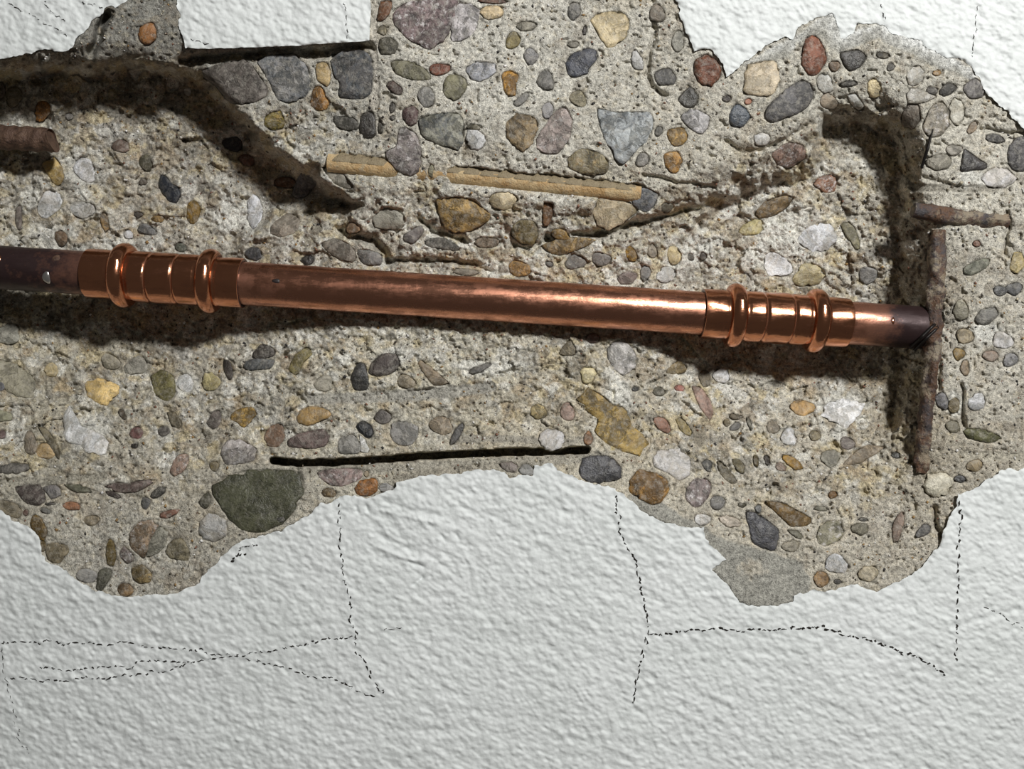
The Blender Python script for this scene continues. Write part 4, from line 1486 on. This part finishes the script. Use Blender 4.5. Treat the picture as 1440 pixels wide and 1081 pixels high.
blob('solder_drop', 80, -0.42, 6, 9.5, 2.0, M_SOLD, 'silver solder drop on the sooty pipe end')
blob('solder_drop', 12, 0.28, 6, 8, 1.2, M_FIT, 'bright copper scar on the sooty pipe end')
blob('solder_drop', 91, 0.55, 6, 6, 1.0, M_STUB)
blob('flux_spot', 394, 0.12, 6, 3.5, 0.8, M_SOOT, 'dark flux spot')
blob('flux_spot', 1243, 0.15, 2.5, 5.5, 1.2, M_FIT, 'bright copper scar')


# ------------------------------------------------------------------ reinforcing bars and wires
def tube(name, pts, radii, mat, parent=None, seg=20, rib=None, noise=0.0, cut=(0, 0)):
    """pts: (u, v, depth px); rib(s, t) adds radius; s is length in px"""
    W = [Vector([float(t) for t in world_pt(*p)]) for p in pts]
    L = [0.0]
    for a_, b_ in zip(W[:-1], W[1:]):
        L.append(L[-1] + (b_ - a_).length)
    tot = L[-1]
    n = max(6, int(tot / (S * 2.0)))
    vs = []
    rings = []
    for i in range(n + 1):
        s = tot * i / n
        j = max(0, min(len(W) - 2, np.searchsorted(L, s) - 1))
        f = (s - L[j]) / max(L[j + 1] - L[j], 1e-9)
        c = W[j].lerp(W[j + 1], f)
        d = (W[min(j + 1, len(W) - 1)] - W[j]).normalized()
        fr = Vector((0, -1, 0))
        fr = (fr - d * fr.dot(d)).normalized()
        up = d.cross(fr)
        rr = np.interp(s, L, radii)
        for k in range(seg):
            t = 2 * math.pi * k / seg
            r = rr
            if rib:
                r += rib(s / S, t)
            if noise:
                r += noise * float(vnoise(np.array(s / S / 15.0), np.array(t * 1.3), 95)) + 0.35 * noise * float(vnoise(np.array(s / S / 4.0), np.array(t * 2.5), 96))
            sh = 0.0
            if i == n:
                sh = cut[1] * math.sin(t)
            vs.append(tuple(c + (fr * math.cos(t) + up * math.sin(t)) * (r * S) + d * sh * S))
    qs = []
    for i in range(n):
        for k in range(seg):
            k1 = (k + 1) % seg
            qs.append((i * seg + k, i * seg + k1, (i + 1) * seg + k1, (i + 1) * seg + k))
    ts = []
    for i in (0, n):
        cc = np.mean(np.array(vs[i * seg:(i + 1) * seg]), 0)
        vs.append(tuple(cc))
        for k in range(seg):
            k1 = (k + 1) % seg
            ts.append((len(vs) - 1, i * seg + k1, i * seg + k) if i == 0 else (len(vs) - 1, i * seg + k, i * seg + k1))
    V_ = np.array(vs)
    org = V_.mean(0)
    me = mesh_np(name, V_ - org, np.array(qs), np.array(ts))
    me.set_sharp_from_angle(angle=math.radians(50))
    base = Vector((0, 0, 0)) if parent is None else parent.location
    return link(name, me, mat, parent, Vector(org) - base)


def ribs(pitch, slant, amp, wid=0.22):
    def f(s, t):
        ph = (s / pitch + slant * t / (2 * math.pi)) % 1.0
        return amp * math.exp(-((ph - 0.5) / wid) ** 2)
    return f


tag(tube('reinforcing_bar', [(-90, 186, 80), (0, 193, 78), (74, 197, 77)], [17.5, 17.5, 16.5], M_STUB, rib=ribs(21, 1, 1.8), noise=0.8, cut=(0, 7)),
    'brown ribbed steel bar stub sticking out at the left above the pipe', 'steel bar', 'reinforcing bars in the concrete')


obar = bpy.data.objects.new('reinforcing_bar', None)
COL.objects.link(obar)
obar.location = [float(t) for t in world_pt(770, 262, 31)]
tag(obar, 'ochre stained ribbed bar lying in the concrete above the middle of the pipe', 'steel bar', 'reinforcing bars in the concrete')
OB = [(462, 229, 36), (900, 272.5, 38)]
tube('core', OB, [13.5, 13.5], M_OCHRE, obar, noise=0.4)
OA, OBv = (Vector([float(t) for t in world_pt(*p_)]) for p_ in OB)
od = (OBv - OA).normalized()
ofr = Vector((0, -1, 0))
ofr = (ofr - od * ofr.dot(od)).normalized()
oup = ofr.cross(od)
if oup.z < 0:
    oup = -oup
for u_ in [484, 508, 532] + list(range(644, 900, 24)):
    c_ = OA + (OBv - OA) * ((u_ - 460) / 445.0)
    vs, qs = [], []
    NT_, NW_ = 9, 6
    for i in range(NT_):
        t = math.radians(2 + 100 * i / (NT_ - 1))
        for j in range(NW_):
            w_ = j / (NW_ - 1)
            wq = 1 - w_
            su = -13 + 27 * w_ + 9 * math.sin((i / (NT_ - 1)) * math.pi * 0.55) - 6
            hgt = 13.2 + (0.5 + 4.6 * wq ** 1.5) * math.sin(math.pi * min(1, 0.15 + 0.85 * i / (NT_ - 1)) * 0.75) if j > 0 else 12.6
            vs.append(tuple(c_ + od * (su * S) + (ofr * math.cos(t) + oup * math.sin(t)) * (hgt * S)))
    for i in range(NT_ - 1):
        for j in range(NW_ - 1):
            qs.append((i * NW_ + j, i * NW_ + j + 1, (i + 1) * NW_ + j + 1, (i + 1) * NW_ + j))
    V_ = np.array(vs)
    me = mesh_np('rib', V_ - V_.mean(0), np.array(qs))
    link('rib', me, M_RIB, obar, Vector(V_.mean(0)) - obar.location)
tag(tube('reinforcing_bar', [(1284, 296, 14), (1310, 300, 12), (1345, 306, 12), (1385, 310, 13), (1414, 311, 16)], [10.5, 11.5, 11.5, 11, 10], M_RUST, rib=ribs(31, 1, 0.7), noise=1.5),
    'short level rusty bar at the right near the plaster', 'steel bar', 'reinforcing bars in the concrete')
tag(tube('reinforcing_bar', [(1318, 324, 18), (1317, 400, 16), (1313, 450, 13), (1309, 520, 17), (1304, 570, 21), (1298, 620, 23), (1294, 664, 25)], [10, 11, 11.5, 11, 11, 10, 8], M_RUST, rib=ribs(29, 1, 0.6), noise=3.2),
    'upright rusty dark bar that the right end of the pipe runs into', 'steel bar', 'reinforcing bars in the concrete')
tag(tube('nail', [(1312, 182, 4), (1304, 210, 8), (1296, 236, 18)], [1.0, 2.4, 2.2], M_WIRE, seg=8), 'thin dark steel sliver standing in the concrete at upper right', 'nail')
w1 = bpy.data.objects.new('tie_wire', None)
COL.objects.link(w1)
w1.location = [float(t) for t in world_pt(1300, 468, 4)]
tag(w1, 'twisted black tie wire between pipe end and upright bar', 'wire')
tube('strand', [(1280, 489, 20), (1296, 474, 0), (1310, 460, -2), (1325, 446, 10)], [2.4, 2.6, 2.4, 1.6], M_WIRE, w1, seg=8)
tube('strand', [(1286, 492, 22), (1302, 476, 1), (1315, 464, 0), (1323, 456, 12)], [2.2, 2.4, 2.2, 1.4], M_WIRE, w1, seg=8)
tube('strand', [(1280, 478, 26), (1295, 466, 8), (1306, 458, 8), (1312, 450, 16)], [1.4, 1.6, 1.4, 1.0], M_WIRE, w1, seg=8)
